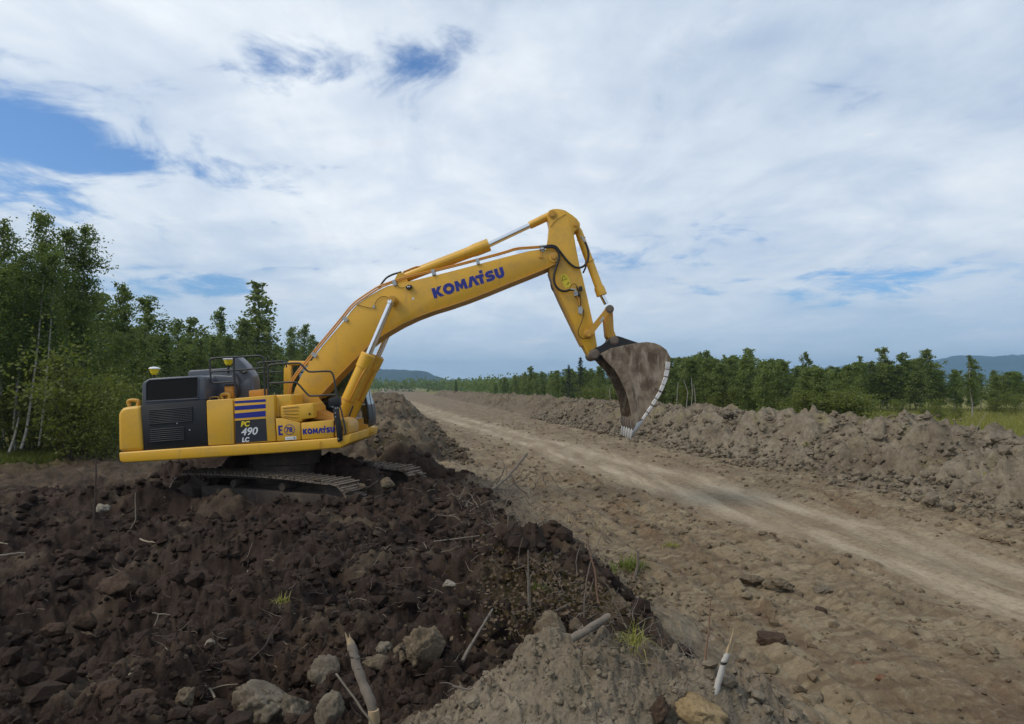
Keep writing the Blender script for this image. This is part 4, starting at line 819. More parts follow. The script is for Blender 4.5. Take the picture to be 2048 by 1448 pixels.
def leafy(name, rs, H, cb, cw, nl, leaf, nlimb, up=(30, 62), lean=.03, r0=None, topw=.25, stems=1, flat=.0):
    """trunk mesh (with limbs) and crown mesh of a broadleaf tree, foot at the origin"""
    r0 = r0 or .011 * H; wood, C, Tn = [], [], []
    for st in range(stems):
        a0 = rs.uniform(0, 6.28); sp = 0 if stems == 1 else rs.uniform(.15, .5) * cw; hh = H * (1 if st == 0 else rs.uniform(.6, .98))
        zs = np.linspace(0, 1, 9); bend = np.cumsum(rs.normal(0, lean * hh * .35, (9, 2)), 0); bend -= bend[0]
        tp = np.stack([bend[:, 0] + math.cos(a0) * sp * zs ** .6, bend[:, 1] + math.sin(a0) * sp * zs ** .6, zs * hh], -1)
        wood.append(sh_tube(tp, r0 * (1 - zs * .93) * (1 if stems == 1 else .7), 6, False))
        nb = max(4, int(nlimb / stems)); per = nl // (nb * stems)
        for i in range(nb):
            t = cb + (1 - cb) * ((i + rs.random()) / nb) ** .92; t = min(t, .985)
            o = np.array([np.interp(t, zs, tp[:, k]) for k in range(3)]); f = (t - cb) / (1 - cb)
            prof = (1 - f) ** .7 * (.5 + .5 * min(1, f * 3.5)) + .07
            L = cw * prof * rs.choice((.5, .8, 1.0, 1.3, 1.6)) * rs.uniform(.8, 1.15); az = i * 2.399 + rs.uniform(-.5, .5); el = math.radians(rs.uniform(*up))
            dr = np.array((math.cos(az) * math.cos(el), math.sin(az) * math.cos(el), math.sin(el)))
            q = np.linspace(0, 1, 4)[:, None]; lp = o + dr * L * q + np.array((0, 0, 1.)) * (q ** 2) * L * .16 + rs.normal(0, .03 * L, (4, 3)) * q
            wood.append(sh_tube(lp, r0 * .32 * (1 - t * .6) * np.array((1, .7, .45, .15)), 4, False))
            k = max(4, int(per * (.25 + 1.35 * L / cw) * rs.uniform(.6, 1.4))); ncl = max(2, int(k / 18))
            cl = rs.random(ncl) ** .6; cp = np.stack([np.interp(cl, q[:, 0], lp[:, j]) for j in range(3)], -1) + rs.normal(0, .15 * L + .07, (ncl, 3))
            pick = rs.integers(0, ncl, k); C.append(cp[pick] + rs.normal(0, 1, (k, 3)) * (.09 * L + .075) * np.array((1, 1, .8)))
            Tn.append(np.clip(rs.random(ncl)[pick] * .6 + rs.random(k) * .4, 0, 1))
    C = np.concatenate(C); Tn = np.concatenate(Tn); V, F, A = quads(C, leaf, rs, Tn, flat)
    Vw, Fw = sh_join(wood)
    return np_mesh(name + '_trunk', Vw, np.array([f for f in Fw if len(f) == 4])), np_mesh(name + '_crown', V, F, {'tint': A}, smooth=False)
def spruce(name, rs, H, cw, nl=2600):
    C, Ax, wood = [], [], [sh_tube([(0, 0, 0), (0, 0, H * .5), (0, 0, H)], [.012 * H, .008 * H, .002 * H], 6, False)]
    for i in range(85):
        t = .08 + .9 * (i / 85) ** .9; L = cw * (1 - t) ** .85 * rs.uniform(.7, 1.15) + .08; az = i * 2.399 + rs.uniform(-.4, .4)
        k = max(6, int(nl / 85 * (1.6 - t * 1.2))); s = rs.random(k) ** .7; d = np.array((math.cos(az), math.sin(az), 0))
        p = np.outer(s * L, d); p[:, 2] = t * H - .28 * L * s + .14 * L * s ** 3; p += rs.normal(0, .05 + .03 * L, (k, 3)); C.append(p)
        Ax.append(np.tile(d + (0, 0, -.35), (k, 1)) + rs.normal(0, .45, (k, 3)))
        wood.append(sh_tube([(0, 0, t * H), tuple(d * L * .9 + np.array((0, 0, t * H - .2 * L)))], [.014, .004], 4, False))
    V, F, A = quads(np.concatenate(C), .28, rs, None, 0, np.concatenate(Ax), .28); Vw, Fw = sh_join(wood)
    return np_mesh(name + '_trunk', Vw, np.array([f for f in Fw if len(f) == 4])), np_mesh(name + '_crown', V, F, {'tint': A}, smooth=False)

PROTO = {}
def proto(kind, k):
    if (kind, k) not in PROTO:
        rs = np.random.default_rng(500 + 17 * k + sum(map(ord, kind)))
        if kind == 'near': tm, cm = leafy(kind, rs, 10.5, .34, 1.4, 8000, .12, 44, (32, 68), .018, .085)
        elif kind == 'aspen': tm, cm = leafy(kind, rs, 10, .22, 1.7, 4600, .19, 34, (25, 60), .018)
        elif kind == 'birch': tm, cm = leafy(kind, rs, 7, .10, 1.25, 3600, .19, 40, (20, 58), .02, .06)
        elif kind == 'slim': tm, cm = leafy(kind, rs, 7, .22, .95, 2600, .18, 32, (30, 66), .025, .055)
        elif kind == 'shrub': tm, cm = leafy(kind, rs, 2.6, .12, 1.3, 2400, .10, 26, (25, 70), .05, .025, .5, 5)
        elif kind == 'spruce': tm, cm = spruce(kind, rs, 8, 1.35)
        tm.materials.append(M['darkbark'] if kind in ('spruce', 'shrub') else M['bark'])
        cm.materials.append(M[{'near': 'leaf', 'aspen': 'leaf', 'birch': 'leaf2', 'slim': 'leaf2', 'shrub': 'bush', 'spruce': 'needle'}[kind]])
        PROTO[(kind, k)] = (tm, cm)
    return PROTO[(kind, k)]
HK = {'near': 10.5, 'aspen': 10, 'birch': 7, 'slim': 7, 'shrub': 2.6, 'spruce': 8}
def plant(kind, k, x, y, H, label, group=None, name='tree', cat='tree', wide=1.0, rz=None, tilt=0.):
    tm, cm = proto(kind, k); s = H / HK[kind]; z = float(full_h(np.array([x]), np.array([y]))[0][0]) - .06
    o = empty(name, (x, y, z)); o.scale = (s * wide, s * wide, s); o.rotation_euler = (tilt * .4, tilt, rng.uniform(0, 6.28) if rz is None else rz)
    link('trunk', tm, None, o); link('crown', cm, None, o); tag(o, label, cat, group); return o
def top_h(py, y): return CAMH + (775 - py) / FPX * y
def tree_px(kind, k, px, py, y, label, **kw): return plant(kind, k, (px - 1024) / FPX * y, y, top_h(py, y), label, **kw)

LG = 'trees of the wood behind the excavator'
for kind, k, px, py, y, lab, kw in (
    ('near', 0, 2, 442, 31, 'tall dark aspen cut off by the left edge of the picture', {}),
    ('near', 1, 82, 428, 32.5, 'tallest leafy aspen with a slim pale trunk near the left edge', {}),
    ('near', 2, 142, 458, 34, 'tall narrow aspen just right of the tallest one', {}),
    ('near', 3, 182, 460, 35, 'tall aspen at the right end of the tall left clump', {}),
    ('near', 0, 36, 500, 30.5, 'aspen with drooping crown between the two tallest on the left', {}),
    ('near', 2, 112, 505, 31.5, 'slender aspen in front of the tall left clump', {}),
    ('aspen', 0, 243, 570, 46, 'single aspen above the excavator counterweight, right of the tall clump', {}),
    ('aspen', 1, 298, 596, 52, 'bushy grey green tree behind the rear antenna', dict(wide=1.3)),
    ('aspen', 2, 352, 640, 66, 'short tree behind the black engine hood', {}),
    ('birch', 1, 380, 633, 70, 'airy pointed tree above the engine hood', {}),
    ('aspen', 3, 446, 618, 76, 'round topped aspen behind the handrails', {}),
    ('birch', 2, 484, 640, 72, 'yellowish green tree behind the front antenna', {}),
    ('slim', 0, 515, 563, 78, 'tall thin tree rising above its neighbours behind the handrails', dict(wide=1.3)),
    ('spruce', 0, 535, 640, 84, 'dark spruce beside the tall thin tree', {}),
    ('aspen', 0, 582, 655, 96, 'leafy tree left of the lower boom', {}),
    ('aspen', 2, 606, 652, 100, 'leafy tree touching the lower boom', {}),
    ('birch', 0, 620, 672, 112, 'small tree right beside the lower boom', {})):
    tree_px(kind, k, px, py, y, lab, group=LG, **kw)
ROWS = ('front row', 'second row', 'third row', 'back row')
def TALL(h): return 'very tall' if h > 11 else 'tall' if h > 9 else 'medium' if h > 7 else 'low' if h > 5.6 else 'short'
def wood_label(px, row, H_):
    k = int(np.searchsorted([60, 130, 200, 285, 410, 500, 570], px)); w = ('at the far left picture edge', 'behind the white birch stems', 'behind the yellow green shrub', 'left of the rear antenna', 'above the black engine hood', 'behind the slate cowl', 'behind the handrails', 'beside the lower boom')[k]
    return TALL(H_) + ' leafy tree of the left wood, ' + w + ', ' + ROWS[min(row, 3)]
def bank_label(px, row, H_):
    k = int(np.searchsorted([960, 1060, 1150, 1230, 1340, 1430, 1530, 1640], px)); w = ('at the far end of the bank', 'well along the bank', 'left of the dark spruces', 'around the dark spruces', 'hidden by the bucket', 'right of the bucket', 'below the broad crowned tree', 'near the conical tree', 'left of the meadow')[k]
    return TALL(H_) + ' leafy tree of the right wood, ' + w + ', ' + ROWS[min(row, 3)]
def meadow_label(px, row, H_):
    k = int(np.searchsorted([1640, 1720, 1780, 1840, 1900, 1975, 2048], px)); w = ('behind the conical tree', 'behind the double mound', 'left of the three tall trees', 'between the three tall trees', 'right of the three tall trees', 'behind the lone birch', 'below the right hill', 'past the right picture edge')[k]
    return TALL(H_) + ' leafy tree across the meadow, ' + w + ', ' + ROWS[min(row, 3)]
def env_l(px): return np.interp(px, [-400, 0, 190, 235, 300, 420, 540, 620, 700], [500, 560, 590, 640, 655, 672, 684, 706, 735])
n = 0
for row in range(4):
    y = 27.5 + row * .8
    while y < 150:
        u = -17.2 - row * 2.3 + rng.normal(0, .7) - .012 * y; x = u - SL * y; px = 1024 + FPX * x / y
        if -260 < px < 640 and n < 150:
            kind = 'near' if y < 42 and row < 3 else ('aspen' if rng.random() < .6 else 'birch'); py = env_l(px) + abs(rng.normal(0, 1)) * 26
            plant(kind, int(rng.integers(0, 4)), x, y, (hh_ := max(4.0, min(13., top_h(py, y + 3)))), wood_label(px, row, hh_), LG, wide=rng.uniform(.95, 1.35)); n += 1
        y *= rng.uniform(1.05, 1.10)
for i, (px, y, H, lab) in enumerate(((150, 28.6, 4.2, 'yellow green willow shrub below the tall left aspens'), (185, 29.0, 3.2, 'broad light green shrub left of the counterweight'), (225, 30.5, 3.6, 'shrub half hidden behind the counterweight'), (120, 29.5, 2.6, 'low shrub in front of the pale trunks'),
                                    (205, 28.2, 2.4, 'small bright shrub at the edge of the grass left of the counterweight'), (60, 30.6, 2.2, 'low dark shrub at the foot of the pale trunks'), (260, 34, 3.8, 'shrub showing above the counterweight handle'))):
    plant('shrub', i % 3, (px - 1024) / FPX * y, y, H, lab, 'shrubs at the wood edge', 'shrub', 'shrub', 1.15)
# bare pale stems leaning at the wood's edge
def stem(name, label, pts, y, rp, mat, group=None, cat='tree', dy=0.):
    Y = np.linspace(y, y + dy, len(pts)); V, F = sh_tube(chaikin([P(a, b, q) for (a, b), q in zip(pts, Y)]), np.linspace(rp, rp * .45, len(chaikin(pts))) * mpp(y), 7)
    o = solid(name, (V, F), M[mat]); return tag(o, label, cat, group)
for pts, y, rp, lab in (([(42, 898), (52, 868), (58, 828), (66, 770), (76, 690), (80, 640), (88, 545)], 28.6, 2.9, 'long white leaning birch stem at the left wood edge'), ([(78, 892), (86, 830), (93, 760), (100, 670), (104, 610), (112, 520)], 29.2, 2.1, 'straight pale stem right of the white birch stem'),
                        ([(18, 905), (30, 870), (38, 835), (36, 812)], 28.2, 2.6, 'short crooked broken stem at the far left'), ([(26, 860), (33, 780), (40, 700), (50, 660)], 29.6, 1.8, 'thin grey stem behind the white birch stem'), ([(106, 880), (104, 820), (112, 740), (122, 680)], 30.2, 1.6, 'thin stem beside the yellow green shrub'),
                        ([(118, 800), (128, 740), (131, 690)], 30.8, 1.6, 'faint thin stem among the leaves'), ([(8, 880), (4, 800), (6, 720)], 30.0, 2.0, 'grey stem at the left edge')):
    g = ground_at(*pts[0]); stem('leaning_birch', lab, pts, y, rp, 'bark', 'bare stems at the wood edge', dy=2.6)

for i in range(16):
    px = rng.uniform(-120, 250); y = rng.uniform(31, 40); plant('shrub', i % 3, (px - 1024) / FPX * y, y, rng.uniform(2.2, 3.6), 'dark undergrowth shrub inside the left wood' + (' behind the white birch stems' if px < 110 else ' behind the yellow green shrub'), 'undergrowth of the left wood', 'shrub', 'shrub', 1.6)

# right-hand wood
RG = 'trees of the wood behind the right bank'
def env_r(px): return np.interp(px, [800, 860, 930, 1000, 1100, 1200, 1340, 1480, 1560, 1640, 1720, 1850, 1880, 1950, 2048, 2400], [786, 776, 764, 757, 748, 738, 716, 716, 728, 740, 730, 718, 742, 746, 748, 745])
for kind, k, px, py, y, lab, kw in (
    ('birch', 0, 1058, 733, 118, 'slim tree standing out of the far end of the right wood', {}), ('slim', 1, 1115, 740, 105, 'thin tree in the wood left of the bucket arm', {}),
    ('spruce', 1, 1161, 711, 88, 'dark pointed spruce left of the bucket', {}), ('spruce', 0, 1138, 728, 92, 'small spruce beside the dark pointed one', {}), ('spruce', 1, 912, 760, 190, 'lone dark spruce far along the right bank', {}),
    ('birch', 3, 1411, 703, 74, 'tall leafy tree right of the bucket', {}), ('birch', 1, 1375, 716, 76, 'leafy tree just right of the bucket edge', {}), ('birch', 2, 1495, 698, 76, 'broad crowned tree standing above the right wood', dict(wide=1.2)), ('birch', 0, 1457, 712, 74, 'pointed tree left of the broad crowned one', {}),
    ('birch', 1, 1557, 717, 76, 'conical tree in the middle of the right wood', dict(wide=1.1)), ('slim', 2, 1613, 704, 74, 'tall slender birch above the double mound', {}), ('birch', 2, 1655, 738, 82, 'low tree left of the gap in the right wood', {}), ('slim', 0, 1722, 712, 82, 'feathery tree left of the three tall ones', {}),
    ('birch', 3, 1765, 698, 84, 'left one of three tall full trees in the right wood', dict(wide=1.15)), ('birch', 0, 1803, 706, 84, 'middle one of three tall full trees in the right wood', dict(wide=1.25)), ('birch', 2, 1856, 700, 84, 'right one of three tall full trees in the right wood', dict(wide=1.15)),
    ('slim', 3, 1942, 712, 66, 'lone birch with white trunk standing in the meadow', dict(wide=1.15)), ('birch', 1, 2012, 744, 92, 'dark tree near the right picture edge', dict(wide=1.3))):
    tree_px(kind, k, px, py, y, lab, group=RG, **kw)
n = 0
for row in range(4):
    y = 52. + row * 1.5
    while y < 235:
        u = 33 + row * 2.4 + rng.normal(0, .8); x = u - SL * y; px = 1024 + FPX * x / y
        if px < 1720:
            py = env_r(px) + abs(rng.normal(0, 1)) * (7 if row else 13) - 6
            plant('birch' if rng.random() < .6 else 'slim', int(rng.integers(0, 4)), x, y, (hh_ := max(3.4, top_h(py, y))), bank_label(px, row, hh_), RG, wide=rng.uniform(1.0, 1.55)); n += 1
        y *= rng.uniform(1.026, 1.052)
for row in range(4):
    px = 1560.
    while px < 2160:
        y = 84 + row * 3.5 + rng.normal(0, .8); py = env_r(px) + abs(rng.normal(0, 1)) * 8 - 5
        plant('birch' if rng.random() < .75 else 'aspen', int(rng.integers(0, 4)), (px - 1024) / FPX * y, y, (hh_ := max(3.4, top_h(py, y))), meadow_label(px, row, hh_), RG, wide=rng.uniform(1.05, 1.6)); px += rng.uniform(26, 50)
for i, (px, y, H, lab, w) in enumerate(((1880, 60, 1.7, 'rounded green shrub in the meadow left of the lone birch', 1.6), (1905, 62, 1.5, 'second rounded shrub in the meadow, beside the lone birch', 1.5), (1725, 70, 2.2, 'shrub in front of the three tall trees', 1.3), (1660, 72, 2.0, 'shrub at the left end of the meadow', 1.3),
                                       (2030, 72, 2.3, 'shrub at the right edge of the meadow', 1.6), (1795, 74, 1.8, 'low shrub at the foot of the three tall trees', 1.6), (1985, 74, 1.8, 'low shrub right of the lone birch', 1.8), (1855, 66, 1.3, 'flat low shrub left of the rounded ones', 1.8))):
    plant('shrub', i % 3, (px - 1024) / FPX * y, y, H, lab, 'shrubs in the meadow', 'shrub', 'shrub', w)
for px, y1, y, rp, lab in ((1606, 745, 66, 1.5, 'white birch below the slender tall one above the double mound'), (1942, 725, 65.9, 1.7, 'white trunked birch rising inside the lone meadow birch'), (1371, 760, 60, 1.2, 'leftmost of three white birches right of the bucket'), (1381, 755, 61, 1.3, 'middle of three white birches right of the bucket'),
                           (1390, 770, 62, 1.2, 'rightmost of three white birches right of the bucket'), (1352, 765, 63, 1.1, 'white birch right beside the bucket edge'), (1221, 772, 64, 1.2, 'white birch seen left of the bucket opening'), (1671, 770, 74, 1.1, 'white birch left of the meadow')):
    x = (px - 1024) / FPX * y; V, F = sh_tube([(x, y, -.1), (x + .05, y, 1.3), (x + rng.normal(0, .1), y, 2.6), (x + rng.normal(0, .12), y, 3 + (775 - y1) / FPX * y)], np.array((1.1, 1, .85, .5)) * rp * .75 * mpp(y), 6)
    tag(solid('thin_birch', (V, F), M['bark']), lab, 'tree', 'white birches at the front of the right wood')
for i in range(26):
    px = rng.uniform(1150, 1720); y = 33 * FPX / (px - 790) * rng.uniform(.97, 1.06); y = min(y, 84)
    plant('shrub', i % 3, (px - 1024) / FPX * y, y, rng.uniform(1.6, 2.8), 'undergrowth shrub at the foot of the right wood' + (' left of the bucket' if px < 1230 else ' behind the bucket' if px < 1345 else ' right of the bucket' if px < 1500 else ' behind the double mound'), 'undergrowth of the right wood', 'shrub', 'shrub', 1.9)

# the wood and tree belts too far off to tell trees apart
def far_woods():
    rs = np.random.default_rng(77); C, S = [], []
    def add(x, y, H, k, w):
        q = rs.normal(0, 1, (k, 3)) * np.array((.28 * w, .28 * w, .22 * H)); q[:, 2] += .52 * H; q[:, 2] = np.clip(q[:, 2], .1, H); C.append(q + (x, y, 0)); S.append(np.full(k, max(.5, .16 * w)))
    for i in range(420):
        y = 235 * math.exp(rs.random() * 1.3); u = 33 + rs.random() * 40; add(u - SL * y, y, rs.uniform(5.5, 8.5), 40, 3.5)
    for i in range(260):
        y = 120 * math.exp(rs.random() * 1.7); u = -22 - rs.random() * 60; add(u - SL * y, y, rs.uniform(8, 12), 40, 4.5)
    for band, (y0, y1, xa, xb) in enumerate(((520, 640, -220, 40), (900, 1080, -420, 40), (1350, 1600, -620, 300))):
        for i in range(330): y = rs.uniform(y0, y1); add(rs.uniform(xa, xb), y, rs.uniform(6, 10) + 2, 16, 10)
    C = np.concatenate(C); S = np.concatenate(S); V, F, A = quads(C, S * 1.6, rs, None, 0, None, .8)
    me = np_mesh('far_woods', V, F, {'tint': A}, smooth=False); tag(link('far_woods', me, M['leaf']), 'distant belts of wood on the plain', 'woods', kind='stuff')
far_woods()

# ------------------------------------------------------------------ loose things on the ground
def ico(sub=1):
    bm = bmesh.new(); bmesh.ops.create_icosphere(bm, subdivisions=sub, radius=1.0); V = np.array([v.co for v in bm.verts]); F = np.array([[v.index for v in f.verts] for f in bm.faces]); bm.free(); return V, F
def lumpy(V, rs, amp=.3, fr=1.3, fine=0):
    o = rs.uniform(0, 60, 3); q = V * fr + o
    d = perlin(q[:, 0] + q[:, 2] * .7, q[:, 1] - q[:, 2] * .6, 3) + .5 * perlin(q[:, 0] * 2.1 - q[:, 2], q[:, 1] * 2.1 + q[:, 2] * 1.7, 4) + .28 * perlin(q[:, 0] * 4.5 - q[:, 2] * 3, q[:, 1] * 4.5 + q[:, 2] * 3.7, 5) + (fine * (perlin(q[:, 0] * 9 + q[:, 2] * 7, q[:, 1] * 9 - q[:, 2] * 8, 6) + .7 * perlin(q[:, 0] * 19 + q[:, 2] * 15, q[:, 1] * 19 - q[:, 2] * 17, 8)) if fine else 0)
    W = V * (1 + amp * 1.6 * d)[:, None]
    for _ in range(5):                                              # a few broken flat faces
        n_ = rs.normal(size=3); n_ /= np.linalg.norm(n_); c = rs.uniform(.55, .85); t = W @ n_; W = W - np.outer(np.maximum(0, t - c) * .85, n_)
    return W
def rand_rot(rs):
    q = rs.normal(size=4); q /= np.linalg.norm(q); w, x, y, z = q
    return np.array([[1 - 2 * (y * y + z * z), 2 * (x * y - z * w), 2 * (x * z + y * w)], [2 * (x * y + z * w), 1 - 2 * (x * x + z * z), 2 * (y * z - x * w)], [2 * (x * z - y * w), 2 * (y * z + x * w), 1 - 2 * (x * x + y * y)]])
I1, I3, I4, I5 = ico(1), ico(3), ico(4), ico(5)
def scatter_clods(name, label, x, y, z, size, earth, seed, cat='soil clods'):
    rs = np.random.default_rng(seed); tem = [lumpy(I1[0], rs, .42, 1.6) for _ in range(24)]; n = len(x); V = np.empty((n, len(I1[0]), 3))
    for i in range(n): V[i] = (tem[i % 24] @ rand_rot(rs).T) * (size[i] * np.array((1, 1, .8))) + (x[i], y[i], z[i] + size[i] * .12)
    F = (I1[1][None] + (np.arange(n) * len(I1[0]))[:, None, None]).reshape(-1, 3)
    tag(link(name, np_mesh(name, V.reshape(-1, 3), F, {'soil': np.tile(earth, (n * len(I1[0]), 1))}, smooth=False), M['soil']), label, cat, kind='stuff')
def region_scatter(n, seed, r0, r1, keep):
    rs = np.random.default_rng(seed); r = np.exp(rs.uniform(math.log(r0), math.log(r1), n)); a = np.radians(rs.uniform(-42, 42, n)); x, y = r * np.sin(a), r * np.cos(a)
    h, soil, u, rr = full_h(x, y); k = keep(soil, u, x, y, rs); return x[k], y[k], h[k], rr[k], rs
x, y, h, r, rs = region_scatter(30000, 31, 2.2, 23, lambda s, u, x, y, rs: (s[:, 0] > .6) & (rs.random(len(u)) < .25 + .75 * sst(-.2, .35, fbm(x * .9, y * .9, 3, 45))))
scatter_clods('soil_clods', 'crumbly dark clods strewn over the churned soil', x, y, h, np.minimum(.16, .006 * r ** .8 * np.exp(rs.normal(.15, .55, len(x)))), (1, 0, 0, 0), 32)
x, y, h, r, rs = region_scatter(1300, 33, 2.2, 20, lambda s, u, x, y, rs: (s[:, 0] > .4))
scatter_clods('soil_clods', 'brown and tan crumbs among the dark clods', x, y, h, np.minimum(.07, .0036 * r ** .8 * np.exp(rs.normal(.1, .5, len(x)))), (.7, 0, .4, 0), 34)
x, y, h, r, rs = region_scatter(16000, 35, 2.0, 6, lambda s, u, x, y, rs: (s[:, 2] > .5) & (s[:, 0] < .3))
scatter_clods('soil_clods', 'grey crumbs of the pale heap in the foreground', x, y, h, .007 * r ** .8 * .5 * np.exp(rs.normal(0, .6, len(x))), (0, 0, 1, 0), 36)
x, y, h, r, rs = region_scatter(20000, 37, 4, 60, lambda s, u, x, y, rs: (s[:, 0] < .3) & (s[:, 1] < .35) & (s[:, 3] < .2) & (u > 2.2) & (u < 14.5) & (rs.random(len(u)) < .22 + .78 * sst(.05, .4, fbm(u * 1.1, y * .25, 3, 25) + .1)))
scatter_clods('soil_clods', 'small brown clods on the flattened ground beside the track', x, y, h, np.minimum(.09, .0029 * r ** .9 * np.exp(rs.normal(0, .7, len(x)))), (.2, 0, .2, 0), 38)
def bank_scatter(n, seed, y0, y1, u0, u1, prof):
    rs = np.random.default_rng(seed); y = np.exp(rs.uniform(math.log(y0), math.log(y1), n)); u = rs.uniform(u0, u1, n); x = u - SL * y; h = prof(u, y); k = h > -.05
    return x[k], y[k], h[k] + rs.uniform(-.05, .12, k.sum()), rs
x, y, h, rs = bank_scatter(5200, 41, 12, 70, 13.2, 18.5, r_prof); scatter_clods('soil_clods', 'grey brown clods on the face of the right bank', x, y, h, np.minimum(.22, .0048 * y ** .75 * np.exp(rs.normal(0, .65, len(x)))), (.12, 0, .9, 0), 42)
x, y, h, rs = bank_scatter(1800, 43, 24.5, 60, -2.5, 3.6, l_prof); scatter_clods('soil_clods', 'brown clods on the bank behind the excavator', x, y, h, np.minimum(.2, .0045 * y ** .75 * np.exp(rs.normal(0, .6, len(x)))), (.5, 0, .5, 0), 44)

# mud carried on the crawler tracks
rs = np.random.default_rng(47); q_ = []
for b in (-1.45, 1.45):
    for i in range(420):
        a, c, t = belt(rs.uniform(.2, AF - AR + 1.0)); q_.append(U(a, b + rs.uniform(-.4, .4), c + .03))
q_ = np.array(q_); scatter_clods('mud_clods', 'brown mud caked on the tops of the excavator tracks', q_[:, 0], q_[:, 1], q_[:, 2], .028 * np.exp(rs.normal(0, .55, len(q_))), (.55, 0, .5, 0), 48, 'mud')

def rock(label, px, py, rx, ry, mat, seed, cat='clod', name='earth_clod', Y=None, sub=3, amp=.3, sink=.55):
    """a lump whose middle shows at (px, py); distance from the ground it lies on"""
    rs = np.random.default_rng(seed); g = ground_at(px, py + ry * sink); Yd = Y or g[1]; c = P(px, py, Yd); m_ = mpp(Yd); B_ = I5 if sub == 4 else I4
    V = lumpy(B_[0] @ rand_rot(rs).T, rs, amp, 1.2, .34) * np.array((rx * m_, (rx + ry) * .5 * m_, ry * m_)) * 1.08 + c
    o = link(name, np_mesh(name, V - c, B_[1]), M[mat]); o.location = c; return tag(o, label, cat)
rock('big tan boulder of earth in the middle foreground', 853, 1302, 40, 40, 'rock_tan', 1, 'boulder', 'boulder', None, 4)
rock('grey oval clay clod left of the splintered branch', 649, 1346, 26, 31, 'rock_grey', 2)
rock('small grey stone above the splintered branch', 768, 1296, 14, 14, 'rock_grey', 3, 'stone', 'stone')
rock('grey lump between the small grey stone and the boulder', 800, 1300, 12, 14, 'rock_tan', 5)
rock('grey brown clod below the small grey stone', 757, 1326, 28, 12, 'rock_tan', 4)
rock('tan clod left of the tan boulder', 803, 1318, 15, 16, 'rock_tan', 6)
rock('tan clod at the foot of the splintered branch', 664, 1428, 28, 36, 'rock_grey', 7)
rock('large pale clay block at the bottom edge left of centre', 528, 1418, 56, 58, 'rock_grey', 8, 'clay block', 'clay_block', None, 4, .34)
rock('second clay lump right of the large pale clay block', 592, 1432, 32, 42, 'rock_grey', 18, 'clay block', 'clay_block', None, 4)
rock('white oval pebble on the dark soil', 419.5, 1290, 8.5, 10.5, 'rock_pale', 9, 'stone', 'stone')
rock('tiny pale pebble left of the white oval one', 338, 1327, 5, 5, 'rock_pale', 19, 'stone', 'stone')
rock('tan rounded stone left of the track', 206, 1019, 13, 10, 'rock_pale', 10, 'stone', 'stone')
rock('grey flat stone at the lower left', 108, 1262, 20, 14, 'rock_brown', 11, 'stone', 'stone')
rock('reddish brown clod right of the grey flat stone', 172, 1243, 22, 17, 'rock_brown', 12)
rock('flat faced brown clod below the dark pit', 238, 1172, 30, 24, 'rock_brown', 13)
rock('dark rounded boulder near the bottom left', 222, 1380, 29, 24, 'rock_brown', 14, 'boulder', 'boulder')
rock('brown clod right of the dark rounded boulder', 285, 1402, 24, 20, 'rock_brown', 24)
rock('tan half buried stone by the pale roots', 372, 1396, 18, 20, 'rock_tan', 25, 'stone', 'stone')
rock('flat pale chunk of stone left of the dead leaves', 899, 1168, 13, 8, 'rock_pale', 15, 'stone', 'stone')
rock('round clay clod on top of the pale heap', 1103, 1258, 30, 27, 'rock_tan', 16)
rock('small clay clod beside the half buried log', 1150, 1252, 10, 13, 'rock_tan', 26)
rock('sandy yellow block at the bottom edge right of centre', 1398, 1424, 42, 28, 'rock_yellow', 17, 'clod')
rock('brown clod beside the sandy yellow block', 1318, 1420, 17, 22, 'rock_brown', 27)
rock('grey stone on the flat ground at the bottom right', 1717, 1419, 11, 8, 'rock_pale', 20, 'stone', 'stone')
rock('left red clod on the flattened ground at the lower right', 1727, 1331, 17, 5, 'rock_red', 21)
rock('right red clod on the flattened ground at the lower right', 1768, 1356, 17, 6, 'rock_red', 22)
rock('dark clump of earth right of the white birch stub', 1545, 1280, 30, 17, 'rock_brown', 23, 'clod', 'earth_clod', None, 4)
rock('pale lump of earth beside the track edge', 1640, 1180, 17, 9, 'rock_grey', 28)
rock('row of clods, left one, between bank and track', 1500, 1160, 22, 10, 'rock_tan', 29); rock('row of clods, middle one, between bank and track', 1560, 1168, 26, 12, 'rock_tan', 30); rock('small dark clod below the row of clods', 1640, 1222, 13, 7, 'rock_brown', 33)
rock('rounded clod near the front of the crawler track', 775, 968, 14, 11, 'rock_tan', 34); rock('small clod at the foot of the bank behind the excavator', 1010, 1010, 12, 6, 'rock_brown', 35)
rock('small pale lump on the right bank crest', 1455, 828, 10, 8, 'rock_grey', 51, 'clod', 'earth_clod', 16.8 * FPX / (1455 - 790), 4, .4)

